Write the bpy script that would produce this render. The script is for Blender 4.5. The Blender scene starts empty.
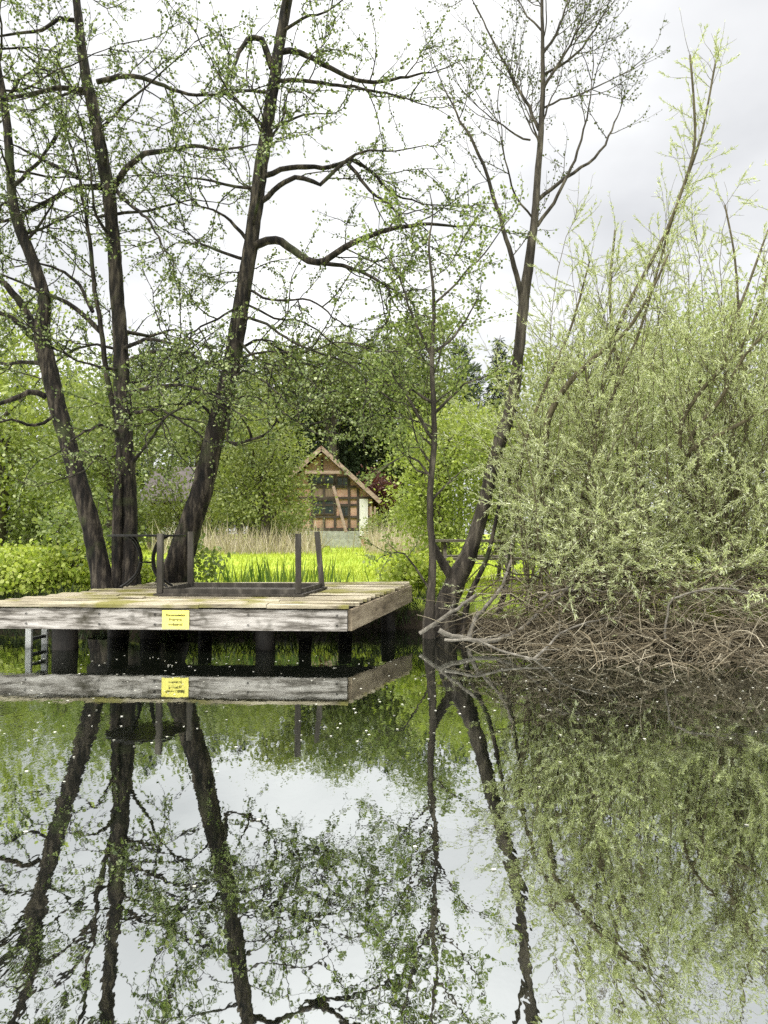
import bpy, math, random
import numpy as np
from mathutils import Vector

random.seed(7)
R = math.radians
SC = bpy.context.scene
COL = SC.collection
CAM_H = 1.4
PITCH = math.atan(23 / 768)


def P(px, py, Y):
    """the point at distance Y in front of the camera spot seen in direction (px, py) of the photograph"""
    dx, dy = (px - 384) / 768, (512 - py) / 768
    y = math.cos(PITCH) - dy * math.sin(PITCH)
    z = math.sin(PITCH) + dy * math.cos(PITCH)
    return np.array([dx * Y / y, Y, CAM_H + z * Y / y])


# ------------------------------------------------------------------ mesh building
class MB:
    def __init__(self):
        self.v, self.f, self.n = [], [], 0

    def add(self, v, f):
        v = np.asarray(v, float).reshape(-1, 3)
        f = np.asarray(f, np.int64)
        self.v.append(v)
        self.f.append(f + self.n)
        self.n += len(v)

    def build(self, name, mat, parent=None, origin=(0, 0, 0), smooth=False):
        me = bpy.data.meshes.new(name)
        v = np.concatenate(self.v) - np.asarray(origin, float)
        loops = np.concatenate([f.ravel() for f in self.f])
        tot = np.concatenate([np.full(len(f), f.shape[1]) for f in self.f])
        start = np.concatenate([[0], np.cumsum(tot)[:-1]])
        me.vertices.add(len(v)); me.vertices.foreach_set("co", v.ravel())
        me.loops.add(len(loops)); me.loops.foreach_set("vertex_index", loops.astype(np.int32))
        me.polygons.add(len(tot))
        me.polygons.foreach_set("loop_start", start.astype(np.int32))
        me.polygons.foreach_set("loop_total", tot.astype(np.int32))
        me.polygons.foreach_set("use_smooth", np.full(len(tot), smooth))
        me.update(calc_edges=True)
        me.materials.append(mat)
        o = bpy.data.objects.new(name, me)
        COL.objects.link(o)
        if parent is not None:
            o.parent = parent
        elif any(origin):
            o.location = origin
        return o

    def box(self, c, s, rz=0, ry=0, rx=0):
        h = np.asarray(s, float) / 2
        q = np.array([[x, y, z] for x in (-1, 1) for y in (-1, 1) for z in (-1, 1)]) * h
        from mathutils import Euler
        m = np.array(Euler((rx, ry, rz)).to_matrix())
        q = q @ m.T + np.asarray(c, float)
        self.add(q, [[0, 1, 3, 2], [4, 6, 7, 5], [0, 4, 5, 1], [2, 3, 7, 6], [0, 2, 6, 4], [1, 5, 7, 3]])

    def beam(self, a, b, w, h, up=(0, 0, 1)):
        """a squared bar from a to b"""
        a, b = np.asarray(a, float), np.asarray(b, float)
        d = (b - a) / np.linalg.norm(b - a)
        s = np.cross(d, up); s /= np.linalg.norm(s)
        u = np.cross(s, d)
        q = [p + s * w / 2 * i + u * h / 2 * j for p in (a, b) for i, j in ((-1, -1), (1, -1), (1, 1), (-1, 1))]
        self.add(q, [[0, 1, 5, 4], [1, 2, 6, 5], [2, 3, 7, 6], [3, 0, 4, 7], [3, 2, 1, 0], [4, 5, 6, 7]])

    def tube(self, path, rad, sides=None, rough=0.0, rng=None):
        path = np.asarray(path, float); rad = np.asarray(rad, float)
        n = len(path)
        if sides is None:
            m = rad.max()
            sides = 14 if m > .09 else 9 if m > .04 else 6 if m > .015 else 4 if m > .006 else 3
        t = np.gradient(path, axis=0)
        t /= np.linalg.norm(t, axis=1)[:, None] + 1e-9
        ref = np.array([0, 1, 0.]) if abs(t[0][1]) < .8 else np.array([1., 0, 0])
        s = np.cross(t, ref); s /= np.linalg.norm(s, axis=1)[:, None] + 1e-9
        u = np.cross(t, s)
        a = np.arange(sides) * 2 * math.pi / sides
        ca, sa = np.cos(a), np.sin(a)
        rr = rad[:, None] * np.ones(sides)
        if rough and rng is not None:
            rr = rr * (1 + rough * rng.normal(0, 1, (1, sides)) + rough * .7 * rng.normal(0, 1, (n, sides)))
        v = path[:, None, :] + rr[..., None] * (ca[None, :, None] * s[:, None, :] + sa[None, :, None] * u[:, None, :])
        i = np.arange(n - 1)[:, None] * sides
        j = np.arange(sides)[None, :]
        k = (j + 1) % sides
        f = np.stack([i + j, i + k, i + sides + k, i + sides + j], -1).reshape(-1, 4)
        self.add(v.reshape(-1, 3), f)
        self.f.append(np.arange(sides)[None, :] + self.n - sides)       # end cap

    def leaves(self, pos, dirs, size, rng, shape, flat=0.5, face=None):
        """one small face per leaf"""
        pos = np.asarray(pos, float)
        n = len(pos)
        d = np.asarray(dirs, float)
        d = d / (np.linalg.norm(d, axis=1)[:, None] + 1e-9)
        nr = rng.normal(0, 1, (n, 3))
        nr /= np.linalg.norm(nr, axis=1)[:, None]
        nr = nr * (1 - flat) + (np.array([0, 0, 1.]) if face is None else face) * flat
        s = np.cross(d, nr); s /= np.linalg.norm(s, axis=1)[:, None] + 1e-9
        w = np.cross(s, d)
        L = size * rng.uniform(.65, 1.3, n)
        bend = rng.uniform(-.25, .1, n)
        v = pos[:, None, :] + L[:, None, None] * (shape[None, :, 0, None] * d[:, None, :] + shape[None, :, 1, None] * s[:, None, :]
                                                 + (bend[:, None] * shape[None, :, 0] ** 2)[..., None] * w[:, None, :])
        k = len(shape)
        self.add(v.reshape(-1, 3), np.arange(n * k).reshape(n, k))


ALDER = np.array([(0, 0), (.3, .4), (.78, .36), (1, 0), (.78, -.36), (.3, -.4)])
WILLOW = np.array([(0, 0), (.4, .11), (1, 0), (.4, -.11)])
SPRAY = np.array([(0, 0), (.4, .1), (1, .02), (.5, -.12)])
CLUMP = np.array([(0, 0), (.35, .3), (1, .06), (.6, -.3)])
BLADE = np.array([(0, -.02), (.45, -.028), (1, 0), (.45, .028), (0, .02)])


def smooth_path(pts, step=.15):
    pts = np.asarray(pts, float)
    q = np.vstack([2 * pts[0] - pts[1], pts, 2 * pts[-1] - pts[-2]])
    out = []
    for i in range(1, len(q) - 2):
        m = max(2, int(np.linalg.norm(q[i + 1][:3] - q[i][:3]) / step))
        for t in np.linspace(0, 1, m, endpoint=False):
            a, b, c, d = q[i - 1:i + 3]
            out.append(.5 * (2 * b + (c - a) * t + (2 * a - 5 * b + 4 * c - d) * t * t + (3 * b - a - 3 * c + d) * t ** 3))
    out.append(q[-2])
    return np.array(out)


def unit(v):
    return v / (np.linalg.norm(v) + 1e-9)


def side_dir(d, ang, rng, bias=None):
    a = unit(np.cross(d, rng.normal(0, 1, 3)))
    if bias is not None:
        a = unit(a + bias)
    return unit(d * math.cos(ang) + a * math.sin(ang))


def children(mb, acc, path, r_end, lvl, o, rng, t0=.2):
    """side shoots along a path; the last ones carry the leaves"""
    seg = np.linalg.norm(np.diff(path, axis=0), axis=1)
    cum = np.concatenate([[0], np.cumsum(seg)])
    Lt = cum[-1]
    cnt = int(rng.poisson(max(.01, Lt * (1 - t0) * o['dens'][lvl])))
    if lvl == 0:
        cnt = max(cnt, 2)
    for k in range(cnt):
        t = t0 + (1 - t0) * rng.uniform() ** .8
        i = min(len(path) - 2, int(np.searchsorted(cum, t * Lt)) - 1) if t < 1 else len(path) - 2
        i = max(i, 0)
        d = unit(path[i + 1] - path[i])
        p = path[i] + (path[i + 1] - path[i]) * rng.uniform()
        L = o['len'][lvl] * rng.uniform(.5, 1.35) * (1.15 - .5 * t)
        shoot(mb, acc, p, side_dir(d, R(rng.uniform(*o['ang'])), rng, o.get('bias')), L, o['rad'][lvl], lvl, o, rng)
    # tip continues as a shoot of the same level
    shoot(mb, acc, path[-1], unit(path[-1] - path[-2]), o['len'][lvl] * .8, o['rad'][lvl], lvl, o, rng)


def shoot(mb, acc, p, d, L, r, lvl, o, rng):
    last = lvl == len(o['dens']) - 1
    n = 3 if last else max(4, int(L / .13))
    pts = [p]
    st = L / n
    for k in range(n):
        d = unit(d + rng.normal(0, o['wob'], 3) + np.array([0, 0, o['trop'][lvl]]))
        pts.append(pts[-1] + d * st)
    pts = np.array(pts)
    mb.tube(pts, np.linspace(r, max(.0016, r * .4), len(pts)))
    m = int(L / o['leafstep'] * (rng.choice(o['vary']) if 'vary' in o else 1))
    if last or o.get('leafall'):
        if m:
            t = rng.uniform(.08, 1, m * o['leafn']) * (len(pts) - 1.001)
            i = t.astype(int)
            fr = (t - i)[:, None]
            q = pts[i] * (1 - fr) + pts[i + 1] * fr
            dd = pts[i + 1] - pts[i]
            dd = dd / (np.linalg.norm(dd, axis=1)[:, None] + 1e-9) * o.get('along', .5) + rng.normal(0, o.get('spread', .6), q.shape) + np.array([0, 0, o.get('ldroop', -.15)])
            acc.append((q + rng.normal(0, o.get('jit', .008), q.shape), dd))
    if not last:
        children(mb, acc, pts, r * .5, lvl + 1, o, rng, .15)


# ------------------------------------------------------------------ materials
def new_mat(name):
    m = bpy.data.materials.new(name); m.use_nodes = True
    nt = m.node_tree; nt.nodes.clear()
    return m, nt, nt.nodes, nt.links


def ramp(N, stops, interp='LINEAR'):
    r = N.new('ShaderNodeValToRGB')
    r.color_ramp.interpolation = interp
    e = r.color_ramp.elements
    while len(e) < len(stops):
        e.new(.5)
    for x, (p, c) in zip(e, stops):
        x.position = p; x.color = (*c, 1) if len(c) == 3 else c
    return r


def leaf_mat(name, cols, trans=.35, rough=.55, spec=.25, tint=(1.15, 1.2, .6)):
    m, nt, N, L = new_mat(name)
    g = N.new('ShaderNodeNewGeometry')
    cr = ramp(N, [(i / (len(cols) - 1), c) for i, c in enumerate(cols)])
    L.new(g.outputs['Random Per Island'], cr.inputs[0])
    b = N.new('ShaderNodeBsdfPrincipled')
    b.inputs['Roughness'].default_value = rough
    b.inputs['Specular IOR Level'].default_value = spec
    L.new(cr.outputs[0], b.inputs['Base Color'])
    t = N.new('ShaderNodeBsdfTranslucent')
    mu = N.new('ShaderNodeMix'); mu.data_type = 'RGBA'; mu.blend_type = 'MULTIPLY'
    mu.inputs[0].default_value = 1
    L.new(cr.outputs[0], mu.inputs[6]); mu.inputs[7].default_value = (*tint, 1)
    L.new(mu.outputs[2], t.inputs['Color'])
    mx = N.new('ShaderNodeMixShader'); mx.inputs[0].default_value = trans
    L.new(b.outputs[0], mx.inputs[1]); L.new(t.outputs[0], mx.inputs[2])
    out = N.new('ShaderNodeOutputMaterial'); L.new(mx.outputs[0], out.inputs[0])
    return m


def solid(name, stops, scale=(4, 4, 4), rough=.8, bump=.3, detail=6, spec=.25, dist=.02, coord='Object', metal=0, patch=None, nscale=1.0, wave=None):
    """a weathered surface: stretched noise through a colour ramp, with bump; patch adds a second colour in blotches"""
    m, nt, N, L = new_mat(name)
    tc = N.new('ShaderNodeTexCoord')
    mp = N.new('ShaderNodeMapping'); mp.inputs['Scale'].default_value = scale
    L.new(tc.outputs[coord], mp.inputs[0])
    nz = N.new('ShaderNodeTexNoise'); nz.inputs['Scale'].default_value = nscale
    nz.inputs['Detail'].default_value = detail; nz.inputs['Roughness'].default_value = .65
    L.new(mp.outputs[0], nz.inputs['Vector'])
    cr = ramp(N, stops); L.new(nz.outputs[0], cr.inputs[0])
    col = cr.outputs[0]
    if patch:
        pc, psc, lo, hi = patch
        n2 = N.new('ShaderNodeTexNoise'); n2.inputs['Scale'].default_value = psc; n2.inputs['Detail'].default_value = 5
        L.new(tc.outputs[coord], n2.inputs['Vector'])
        r2 = ramp(N, [(lo, (0, 0, 0)), (hi, (1, 1, 1))]); L.new(n2.outputs[0], r2.inputs[0])
        mx = N.new('ShaderNodeMix'); mx.data_type = 'RGBA'
        L.new(r2.outputs[0], mx.inputs[0]); L.new(col, mx.inputs[6]); mx.inputs[7].default_value = (*pc, 1)
        col = mx.outputs[2]
    b = N.new('ShaderNodeBsdfPrincipled')
    b.inputs['Roughness'].default_value = rough; b.inputs['Specular IOR Level'].default_value = spec
    b.inputs['Metallic'].default_value = metal
    L.new(col, b.inputs['Base Color'])
    bp = N.new('ShaderNodeBump'); bp.inputs['Strength'].default_value = bump; bp.inputs['Distance'].default_value = dist
    L.new(nz.outputs[0], bp.inputs['Height']); L.new(bp.outputs[0], b.inputs['Normal'])
    out = N.new('ShaderNodeOutputMaterial'); L.new(b.outputs[0], out.inputs[0])
    return m


def island_mat(name, cols, rough=.85):
    m, nt, N, L = new_mat(name)
    g = N.new('ShaderNodeNewGeometry')
    cr = ramp(N, [(i / (len(cols) - 1), c) for i, c in enumerate(cols)])
    L.new(g.outputs['Random Per Island'], cr.inputs[0])
    b = N.new('ShaderNodeBsdfPrincipled'); b.inputs['Roughness'].default_value = rough
    b.inputs['Specular IOR Level'].default_value = .2
    tc = N.new('ShaderNodeTexCoord')
    nz = N.new('ShaderNodeTexNoise'); nz.inputs['Scale'].default_value = 25
    L.new(tc.outputs['Object'], nz.inputs['Vector'])
    mx = N.new('ShaderNodeMix'); mx.data_type = 'RGBA'; mx.blend_type = 'MULTIPLY'; mx.inputs[0].default_value = .6
    r2 = ramp(N, [(.3, (.45, .43, .4)), (.65, (1.15, 1.1, 1.05))]); L.new(nz.outputs[0], r2.inputs[0])
    L.new(cr.outputs[0], mx.inputs[6]); L.new(r2.outputs[0], mx.inputs[7])
    L.new(mx.outputs[2], b.inputs['Base Color'])
    out = N.new('ShaderNodeOutputMaterial'); L.new(b.outputs[0], out.inputs[0])
    return m


def brick_mat():
    m, nt, N, L = new_mat('brick')
    tc = N.new('ShaderNodeTexCoord')
    mp = N.new('ShaderNodeMapping'); mp.inputs['Rotation'].default_value = (R(90), 0, 0)
    L.new(tc.outputs['Object'], mp.inputs[0])
    br = N.new('ShaderNodeTexBrick'); br.inputs['Scale'].default_value = 1
    br.inputs['Brick Width'].default_value = .25; br.inputs['Row Height'].default_value = .075
    br.inputs['Mortar Size'].default_value = .009
    br.inputs['Color1'].default_value = (.45, .235, .155, 1); br.inputs['Color2'].default_value = (.54, .33, .24, 1)
    br.inputs['Mortar'].default_value = (.42, .36, .3, 1)
    L.new(mp.outputs[0], br.inputs['Vector'])
    nz = N.new('ShaderNodeTexNoise'); nz.inputs['Scale'].default_value = 1.3; nz.inputs['Detail'].default_value = 5
    L.new(tc.outputs['Object'], nz.inputs['Vector'])
    r2 = ramp(N, [(.3, (.6, .58, .55)), (.7, (1.1, 1.05, 1))]); L.new(nz.outputs[0], r2.inputs[0])
    mx = N.new('ShaderNodeMix'); mx.data_type = 'RGBA'; mx.blend_type = 'MULTIPLY'; mx.inputs[0].default_value = 1
    L.new(br.outputs[0], mx.inputs[6]); L.new(r2.outputs[0], mx.inputs[7])
    b = N.new('ShaderNodeBsdfPrincipled'); b.inputs['Roughness'].default_value = .9
    L.new(mx.outputs[2], b.inputs['Base Color'])
    out = N.new('ShaderNodeOutputMaterial'); L.new(b.outputs[0], out.inputs[0])
    return m


def ground_mat():
    m, nt, N, L = new_mat('meadow_ground')
    tc = N.new('ShaderNodeTexCoord')
    n1 = N.new('ShaderNodeTexNoise'); n1.inputs['Scale'].default_value = .35; n1.inputs['Detail'].default_value = 6
    n2 = N.new('ShaderNodeTexNoise'); n2.inputs['Scale'].default_value = 9; n2.inputs['Detail'].default_value = 8
    L.new(tc.outputs['Object'], n1.inputs['Vector']); L.new(tc.outputs['Object'], n2.inputs['Vector'])
    c1 = ramp(N, [(.3, (.21, .3, .035)), (.7, (.33, .4, .055))]); L.new(n1.outputs[0], c1.inputs[0])
    c2 = ramp(N, [(.25, (.55, .6, .5)), (.7, (1.15, 1.1, 1))]); L.new(n2.outputs[0], c2.inputs[0])
    mx = N.new('ShaderNodeMix'); mx.data_type = 'RGBA'; mx.blend_type = 'MULTIPLY'; mx.inputs[0].default_value = .8
    L.new(c1.outputs[0], mx.inputs[6]); L.new(c2.outputs[0], mx.inputs[7])
    sp = N.new('ShaderNodeSeparateXYZ'); L.new(tc.outputs['Object'], sp.inputs[0])
    mr = N.new('ShaderNodeMapRange'); mr.inputs[1].default_value = .3; mr.inputs[2].default_value = .47
    ad = N.new('ShaderNodeMath'); ad.operation = 'MULTIPLY_ADD'; ad.inputs[1].default_value = .12; 
    L.new(n2.outputs[0], ad.inputs[0]); L.new(sp.outputs[2], ad.inputs[2]); L.new(ad.outputs[0], mr.inputs[0])
    m2 = N.new('ShaderNodeMix'); m2.data_type = 'RGBA'
    L.new(mr.outputs[0], m2.inputs[0]); m2.inputs[6].default_value = (.028, .022, .015, 1); L.new(mx.outputs[2], m2.inputs[7])
    b = N.new('ShaderNodeBsdfPrincipled'); b.inputs['Roughness'].default_value = .95; b.inputs['Specular IOR Level'].default_value = .1
    L.new(m2.outputs[2], b.inputs['Base Color'])
    bp = N.new('ShaderNodeBump'); bp.inputs['Strength'].default_value = .6; bp.inputs['Distance'].default_value = .08
    L.new(n2.outputs[0], bp.inputs['Height']); L.new(bp.outputs[0], b.inputs['Normal'])
    out = N.new('ShaderNodeOutputMaterial'); L.new(b.outputs[0], out.inputs[0])
    return m


def water_mat():
    m, nt, N, L = new_mat('pond_water')
    tc = N.new('ShaderNodeTexCoord')
    mp = N.new('ShaderNodeMapping'); mp.inputs['Scale'].default_value = (1.0, .55, 1)
    L.new(tc.outputs['Object'], mp.inputs[0])
    n1 = N.new('ShaderNodeTexNoise'); n1.inputs['Scale'].default_value = 9; n1.inputs['Detail'].default_value = 3
    n2 = N.new('ShaderNodeTexNoise'); n2.inputs['Scale'].default_value = 1.1; n2.inputs['Detail'].default_value = 2
    L.new(mp.outputs[0], n1.inputs['Vector']); L.new(mp.outputs[0], n2.inputs['Vector'])
    b1 = N.new('ShaderNodeBump'); b1.inputs['Strength'].default_value = .03; b1.inputs['Distance'].default_value = .02
    n3 = N.new('ShaderNodeTexNoise'); n3.inputs['Scale'].default_value = .45; n3.inputs['Detail'].default_value = 3
    L.new(tc.outputs['Object'], n3.inputs['Vector'])
    mr = N.new('ShaderNodeMapRange'); mr.inputs[1].default_value = .42; mr.inputs[2].default_value = .68; mr.inputs[3].default_value = .018; mr.inputs[4].default_value = .075
    L.new(n3.outputs[0], mr.inputs[0]); L.new(mr.outputs[0], b1.inputs['Strength'])
    L.new(n1.outputs[0], b1.inputs['Height'])
    b2 = N.new('ShaderNodeBump'); b2.inputs['Strength'].default_value = .035; b2.inputs['Distance'].default_value = .04
    L.new(n2.outputs[0], b2.inputs['Height']); L.new(b1.outputs[0], b2.inputs['Normal'])
    gl = N.new('ShaderNodeBsdfGlossy'); gl.inputs['Color'].default_value = (.93, .96, .94, 1); gl.inputs['Roughness'].default_value = .012
    L.new(b2.outputs[0], gl.inputs['Normal'])
    df = N.new('ShaderNodeBsdfDiffuse'); df.inputs['Color'].default_value = (.0025, .0032, .002, 1)
    fr = N.new('ShaderNodeFresnel'); fr.inputs['IOR'].default_value = 16
    mx = N.new('ShaderNodeMixShader')
    L.new(fr.outputs[0], mx.inputs[0]); L.new(df.outputs[0], mx.inputs[1]); L.new(gl.outputs[0], mx.inputs[2])
    out = N.new('ShaderNodeOutputMaterial'); L.new(mx.outputs[0], out.inputs[0])
    return m


M = {}
M['bark'] = solid('alder_bark', [(.38, (.004, .0035, .003)), (.5, (.018, .014, .011)), (.66, (.085, .07, .052))], (13, 13, 2.6), .9, 1.0, 8, dist=.03,
                  patch=((.045, .055, .02), 2.2, .56, .74))
M['bark_pale'] = solid('pale_bark', [(.34, (.012, .01, .008)), (.5, (.042, .035, .027)), (.68, (.13, .112, .085))], (10, 10, 2), .9, .8, 8, dist=.02)
M['bark_far'] = solid('far_bark', [(.3, (.03, .026, .02)), (.7, (.1, .085, .065))], (3, 3, .6), .9, .4)
M['willow_bark'] = solid('willow_bark', [(.3, (.04, .033, .018)), (.7, (.125, .105, .06))], (14, 14, 4), .85, .4)
M['alder_leaf'] = leaf_mat('alder_leaf', [(.05, .075, .016), (.095, .13, .03), (.16, .205, .06), (.34, .37, .19)], .23, rough=.45, spec=.35)
M['young_leaf'] = leaf_mat('young_leaf', [(.1, .14, .035), (.17, .22, .06), (.28, .32, .13)], .4)
M['bud_leaf'] = leaf_mat('bud_leaf', [(.05, .06, .02), (.09, .11, .04), (.14, .16, .07)], .3)
M['willow_leaf'] = leaf_mat('willow_leaf', [(.25, .285, .125), (.39, .425, .21), (.51, .54, .33), (.68, .7, .54)], .46, tint=(1.03, 1.06, .66))
M['bright_leaf'] = leaf_mat('bright_leaf', [(.16, .205, .045), (.26, .305, .075), (.38, .42, .14)], .4, tint=(1.08, 1.12, .65))
M['nettle_leaf'] = leaf_mat('nettle_leaf', [(.2, .27, .04), (.32, .38, .07), (.45, .49, .15)], .42)
M['mid_leaf'] = leaf_mat('mid_leaf', [(.1, .135, .042), (.17, .205, .065), (.27, .295, .13)], .36, tint=(1.06, 1.1, .7))
M['olive_leaf'] = leaf_mat('olive_leaf', [(.12, .15, .045), (.19, .22, .07), (.27, .29, .11)], .35)
M['sage_leaf'] = leaf_mat('sage_leaf', [(.19, .23, .09), (.27, .32, .13), (.36, .39, .21)], .35)
M['copper_leaf'] = leaf_mat('copper_leaf', [(.05, .022, .018), (.09, .04, .03), (.13, .07, .05)], .25, tint=(1.2, .6, .5))
M['needle'] = leaf_mat('needle', [(.018, .032, .014), (.034, .054, .022), (.065, .09, .038)], .14, rough=.7)
M['pine_needle'] = leaf_mat('pine_needle', [(.04, .06, .035), (.065, .09, .05), (.1, .125, .075)], .15, rough=.7)
M['grass'] = leaf_mat('grass_blade', [(.24, .3, .035), (.34, .39, .05), (.44, .47, .09)], .4)
M['sedge'] = leaf_mat('sedge_blade', [(.06, .11, .025), (.1, .17, .035), (.2, .25, .06)], .4)
M['bank'] = leaf_mat('bank_sedge', [(.014, .024, .008), (.028, .045, .012), (.07, .09, .026)], .3)  # sedge green darkened, the shade under the deck put into its colour
M['reed'] = leaf_mat('dry_reed', [(.3, .25, .16), (.42, .36, .25), (.55, .49, .37)], .3, tint=(1, .95, .8))
M['petal'] = island_mat('floating_petal', [(.25, .25, .2), (.6, .6, .52), (.75, .74, .66)], .6)
M['brush'] = island_mat('dead_twig', [(.028, .022, .013), (.09, .074, .046), (.19, .16, .105), (.4, .365, .275)])
M['dead'] = solid('bleached_branch', [(.3, (.06, .053, .041)), (.55, (.16, .145, .117)), (.75, (.31, .288, .24))], (12, 12, 12), .85, .4)
M['plank'] = solid('deck_plank', [(.32, (.06, .05, .03)), (.46, (.25, .215, .145)), (.66, (.46, .41, .3))], (1.2, 14, 14), .85, .5,
                   patch=((.17, .155, .045), 1.9, .5, .62))
M['fascia'] = solid('weathered_fascia', [(.34, (.02, .017, .013)), (.45, (.15, .135, .115)), (.54, (.33, .305, .275)), (.7, (.5, .47, .43))], (2.2, 12, 20), .85, .7, 9,
                    patch=((.05, .044, .03), 4.5, .57, .72))
M['fascia_side'] = solid('brown_fascia', [(.28, (.04, .03, .02)), (.45, (.19, .15, .1)), (.7, (.36, .3, .21))], (3, 1.4, 10), .85, .7, 9)
M['post'] = solid('wet_post', [(.3, (.008, .007, .006)), (.7, (.03, .025, .02))], (8, 8, 2), .6, .5)
M['table_wood'] = solid('grey_painted_wood', [(.3, (.026, .023, .018)), (.55, (.062, .055, .045)), (.75, (.15, .135, .11))], (9, 9, 2), .75, .4)
M['iron'] = solid('black_iron', [(.3, (.012, .012, .012)), (.7, (.035, .033, .03))], (20, 20, 20), .5, .2, metal=.4)
M['alu'] = solid('dull_aluminium', [(.3, (.6, .6, .57)), (.7, (.8, .8, .77))], (10, 10, 10), .5, .1, metal=.2)
M['rung'] = solid('dark_rung', [(.3, (.03, .03, .03)), (.7, (.08, .08, .075))], (10, 10, 10), .6, .1)
M['sign'] = solid('yellow_sign', [(.3, (.74, .66, .13)), (.7, (.84, .76, .2))], (5, 5, 5), .5, .02, patch=((.62, .55, .16), 14, .6, .75))
M['ink'] = solid('sign_ink', [(.3, (.05, .045, .01)), (.7, (.08, .07, .02))], (5, 5, 5), .6, .02)
M['brick'] = brick_mat()
M['timber'] = solid('dark_timber', [(.3, (.035, .028, .022)), (.7, (.09, .07, .055))], (3, 3, 3), .85, .3)
M['barge'] = solid('weathered_bargeboard', [(.3, (.22, .15, .11)), (.7, (.42, .32, .25))], (2, 2, 8), .85, .3)
M['tile'] = solid('brown_roof_tile', [(.3, (.1, .06, .045)), (.7, (.22, .14, .1))], (3, 3, 3), .85, .6, dist=.05)
M['boards'] = solid('brown_boarding', [(.3, (.12, .085, .06)), (.7, (.26, .19, .14))], (14, 14, 1), .85, .4)
M['white'] = solid('white_paint', [(.3, (.62, .6, .56)), (.7, (.8, .78, .74))], (3, 3, 1), .7, .1)
M['pane'] = solid('window_glass', [(.3, (.02, .025, .028)), (.7, (.05, .06, .065))], (2, 2, 2), .15, .02, spec=.6)
M['stone'] = solid('pale_stone', [(.3, (.22, .22, .19)), (.7, (.45, .45, .4))], (5, 5, 5), .9, .5)
M['slate'] = solid('pinkish_grey_roof', [(.3, (.045, .037, .034)), (.7, (.09, .075, .07))], (2, 2, 2), .85, .4)
M['bench_wood'] = solid('bench_wood', [(.3, (.07, .06, .045)), (.7, (.2, .175, .14))], (2, 12, 12), .85, .3)
M['ground'] = ground_mat()
M['water'] = water_mat()


# ------------------------------------------------------------------ naming
def tag(o, label=None, cat=None, group=None, kind=None):
    if label: o['label'] = label
    if cat: o['category'] = cat
    if group: o['group'] = group
    if kind: o['kind'] = kind
    return o


def root(name, loc, label, cat, group=None):
    o = bpy.data.objects.new(name, None); COL.objects.link(o)
    o.location = [float(x) for x in loc]; o.empty_display_size = .3
    return tag(o, label, cat, group)


def copy_tree(o, parent=None):
    c = o.copy(); COL.objects.link(c)
    if parent is not None:
        c.parent = parent
    for ch in [x for x in bpy.data.objects if x.parent == o]:
        copy_tree(ch, c)
    return c


# ------------------------------------------------------------------ ground and water
SX = [-80, -12, -6.2, -5, -4, -1, .6, 1.1, 2.2, 4, 7, 80]
SY = [12.9, 12.9, 12.5, 12.1, 11.7, 11.7, 11.5, 10.9, 10.1, 9.8, 9.6, 9.6]


def gz(x, y):
    x, y = np.asarray(x, float), np.asarray(y, float)
    prof = lambda d: np.interp(d, [-6, -1.5, -.15, 0, .2, .5, 3, 35, 200], [-1.2, -.6, -.15, 0, .3, .44, .52, .74, 1.6])
    z = prof(y - np.interp(x, SX, SY))
    z = np.maximum(z, prof(-1.4 - y))
    z = np.maximum(z, prof(np.abs(x) - 58))
    return z + .03 * np.sin(x * 1.7 + y * .6) * np.sin(y * 1.3) * np.clip(z * 3, 0, 1)


def axis(lo, hi, fine_lo, fine_hi, st):
    a = list(np.arange(fine_lo, fine_hi, st))
    b, s = fine_hi, st
    while b < hi:
        a.append(b); s *= 1.25; b += s
    a.append(hi)
    b, s, pre = fine_lo, st, []
    while b > lo:
        s *= 1.25; b -= s; pre.append(max(b, lo))
    return np.array(pre[::-1] + a)


xs, ys = axis(-400, 400, -9, 9, .22), axis(-300, 500, 8.5, 15, .16)
gx, gy = np.meshgrid(xs, ys)
g = MB()
nx, ny = len(xs), len(ys)
idx = np.arange(nx * ny).reshape(ny, nx)
g.add(np.stack([gx, gy, gz(gx, gy)], -1).reshape(-1, 3),
      np.stack([idx[:-1, :-1], idx[:-1, 1:], idx[1:, 1:], idx[1:, :-1]], -1).reshape(-1, 4))
tag(g.build('ground', M['ground'], smooth=True), 'yellow green meadow behind the pond with its dark earth bank', 'ground', kind='structure')
w = MB()
w.add([[-62, -4, 0], [62, -4, 0], [62, 16, 0], [-62, 16, 0]], [[0, 1, 2, 3]])
tag(w.build('water', M['water']), 'still dark pond reflecting trees and white sky', 'pond', kind='structure')

rng = np.random.default_rng(3)


def blades(name, mat, x, y, h, lean, label, cat, z0=0.0, width=1.0, kind='stuff', parent=None, origin=(0, 0, 0), z=None):
    n = len(x)
    zz = gz(x, y) - .03 + z0 if z is None else z
    d = np.stack([rng.normal(0, lean, n), rng.normal(0, lean, n), np.ones(n)], -1)
    sh = BLADE.copy(); sh[:, 1] *= width
    m = MB()
    face = np.stack([rng.normal(0, .5, n), -np.ones(n), np.zeros(n)], -1)
    m.leaves(np.stack([x, y, zz], -1), d, 1.0, rng, sh, .8, face)
    v = m.v[0].reshape(n, -1, 3)
    b = v[:, :1].copy()
    m.v[0] = (b + (v - b) * np.asarray(h)[:, None, None] if np.ndim(h) else b + (v - b) * h).reshape(-1, 3)
    o = m.build(name, mat, parent, origin)
    return tag(o, label, cat, kind=kind) if label else o


# meadow grass
n = 60000
y = 12 + 34 * rng.uniform(0, 1, n) ** 1.8
x = rng.uniform(-.62, .45, n) * (y + 2)
k = gz(x, y) > .36
blades('grass', M['grass'], x[k], y[k], rng.uniform(.05, .16, k.sum()) * np.interp(y[k], [12, 40], [1, 1.5]), .35,
       'short bright yellow green grass of the meadow', 'grass', width=2.2)
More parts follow.
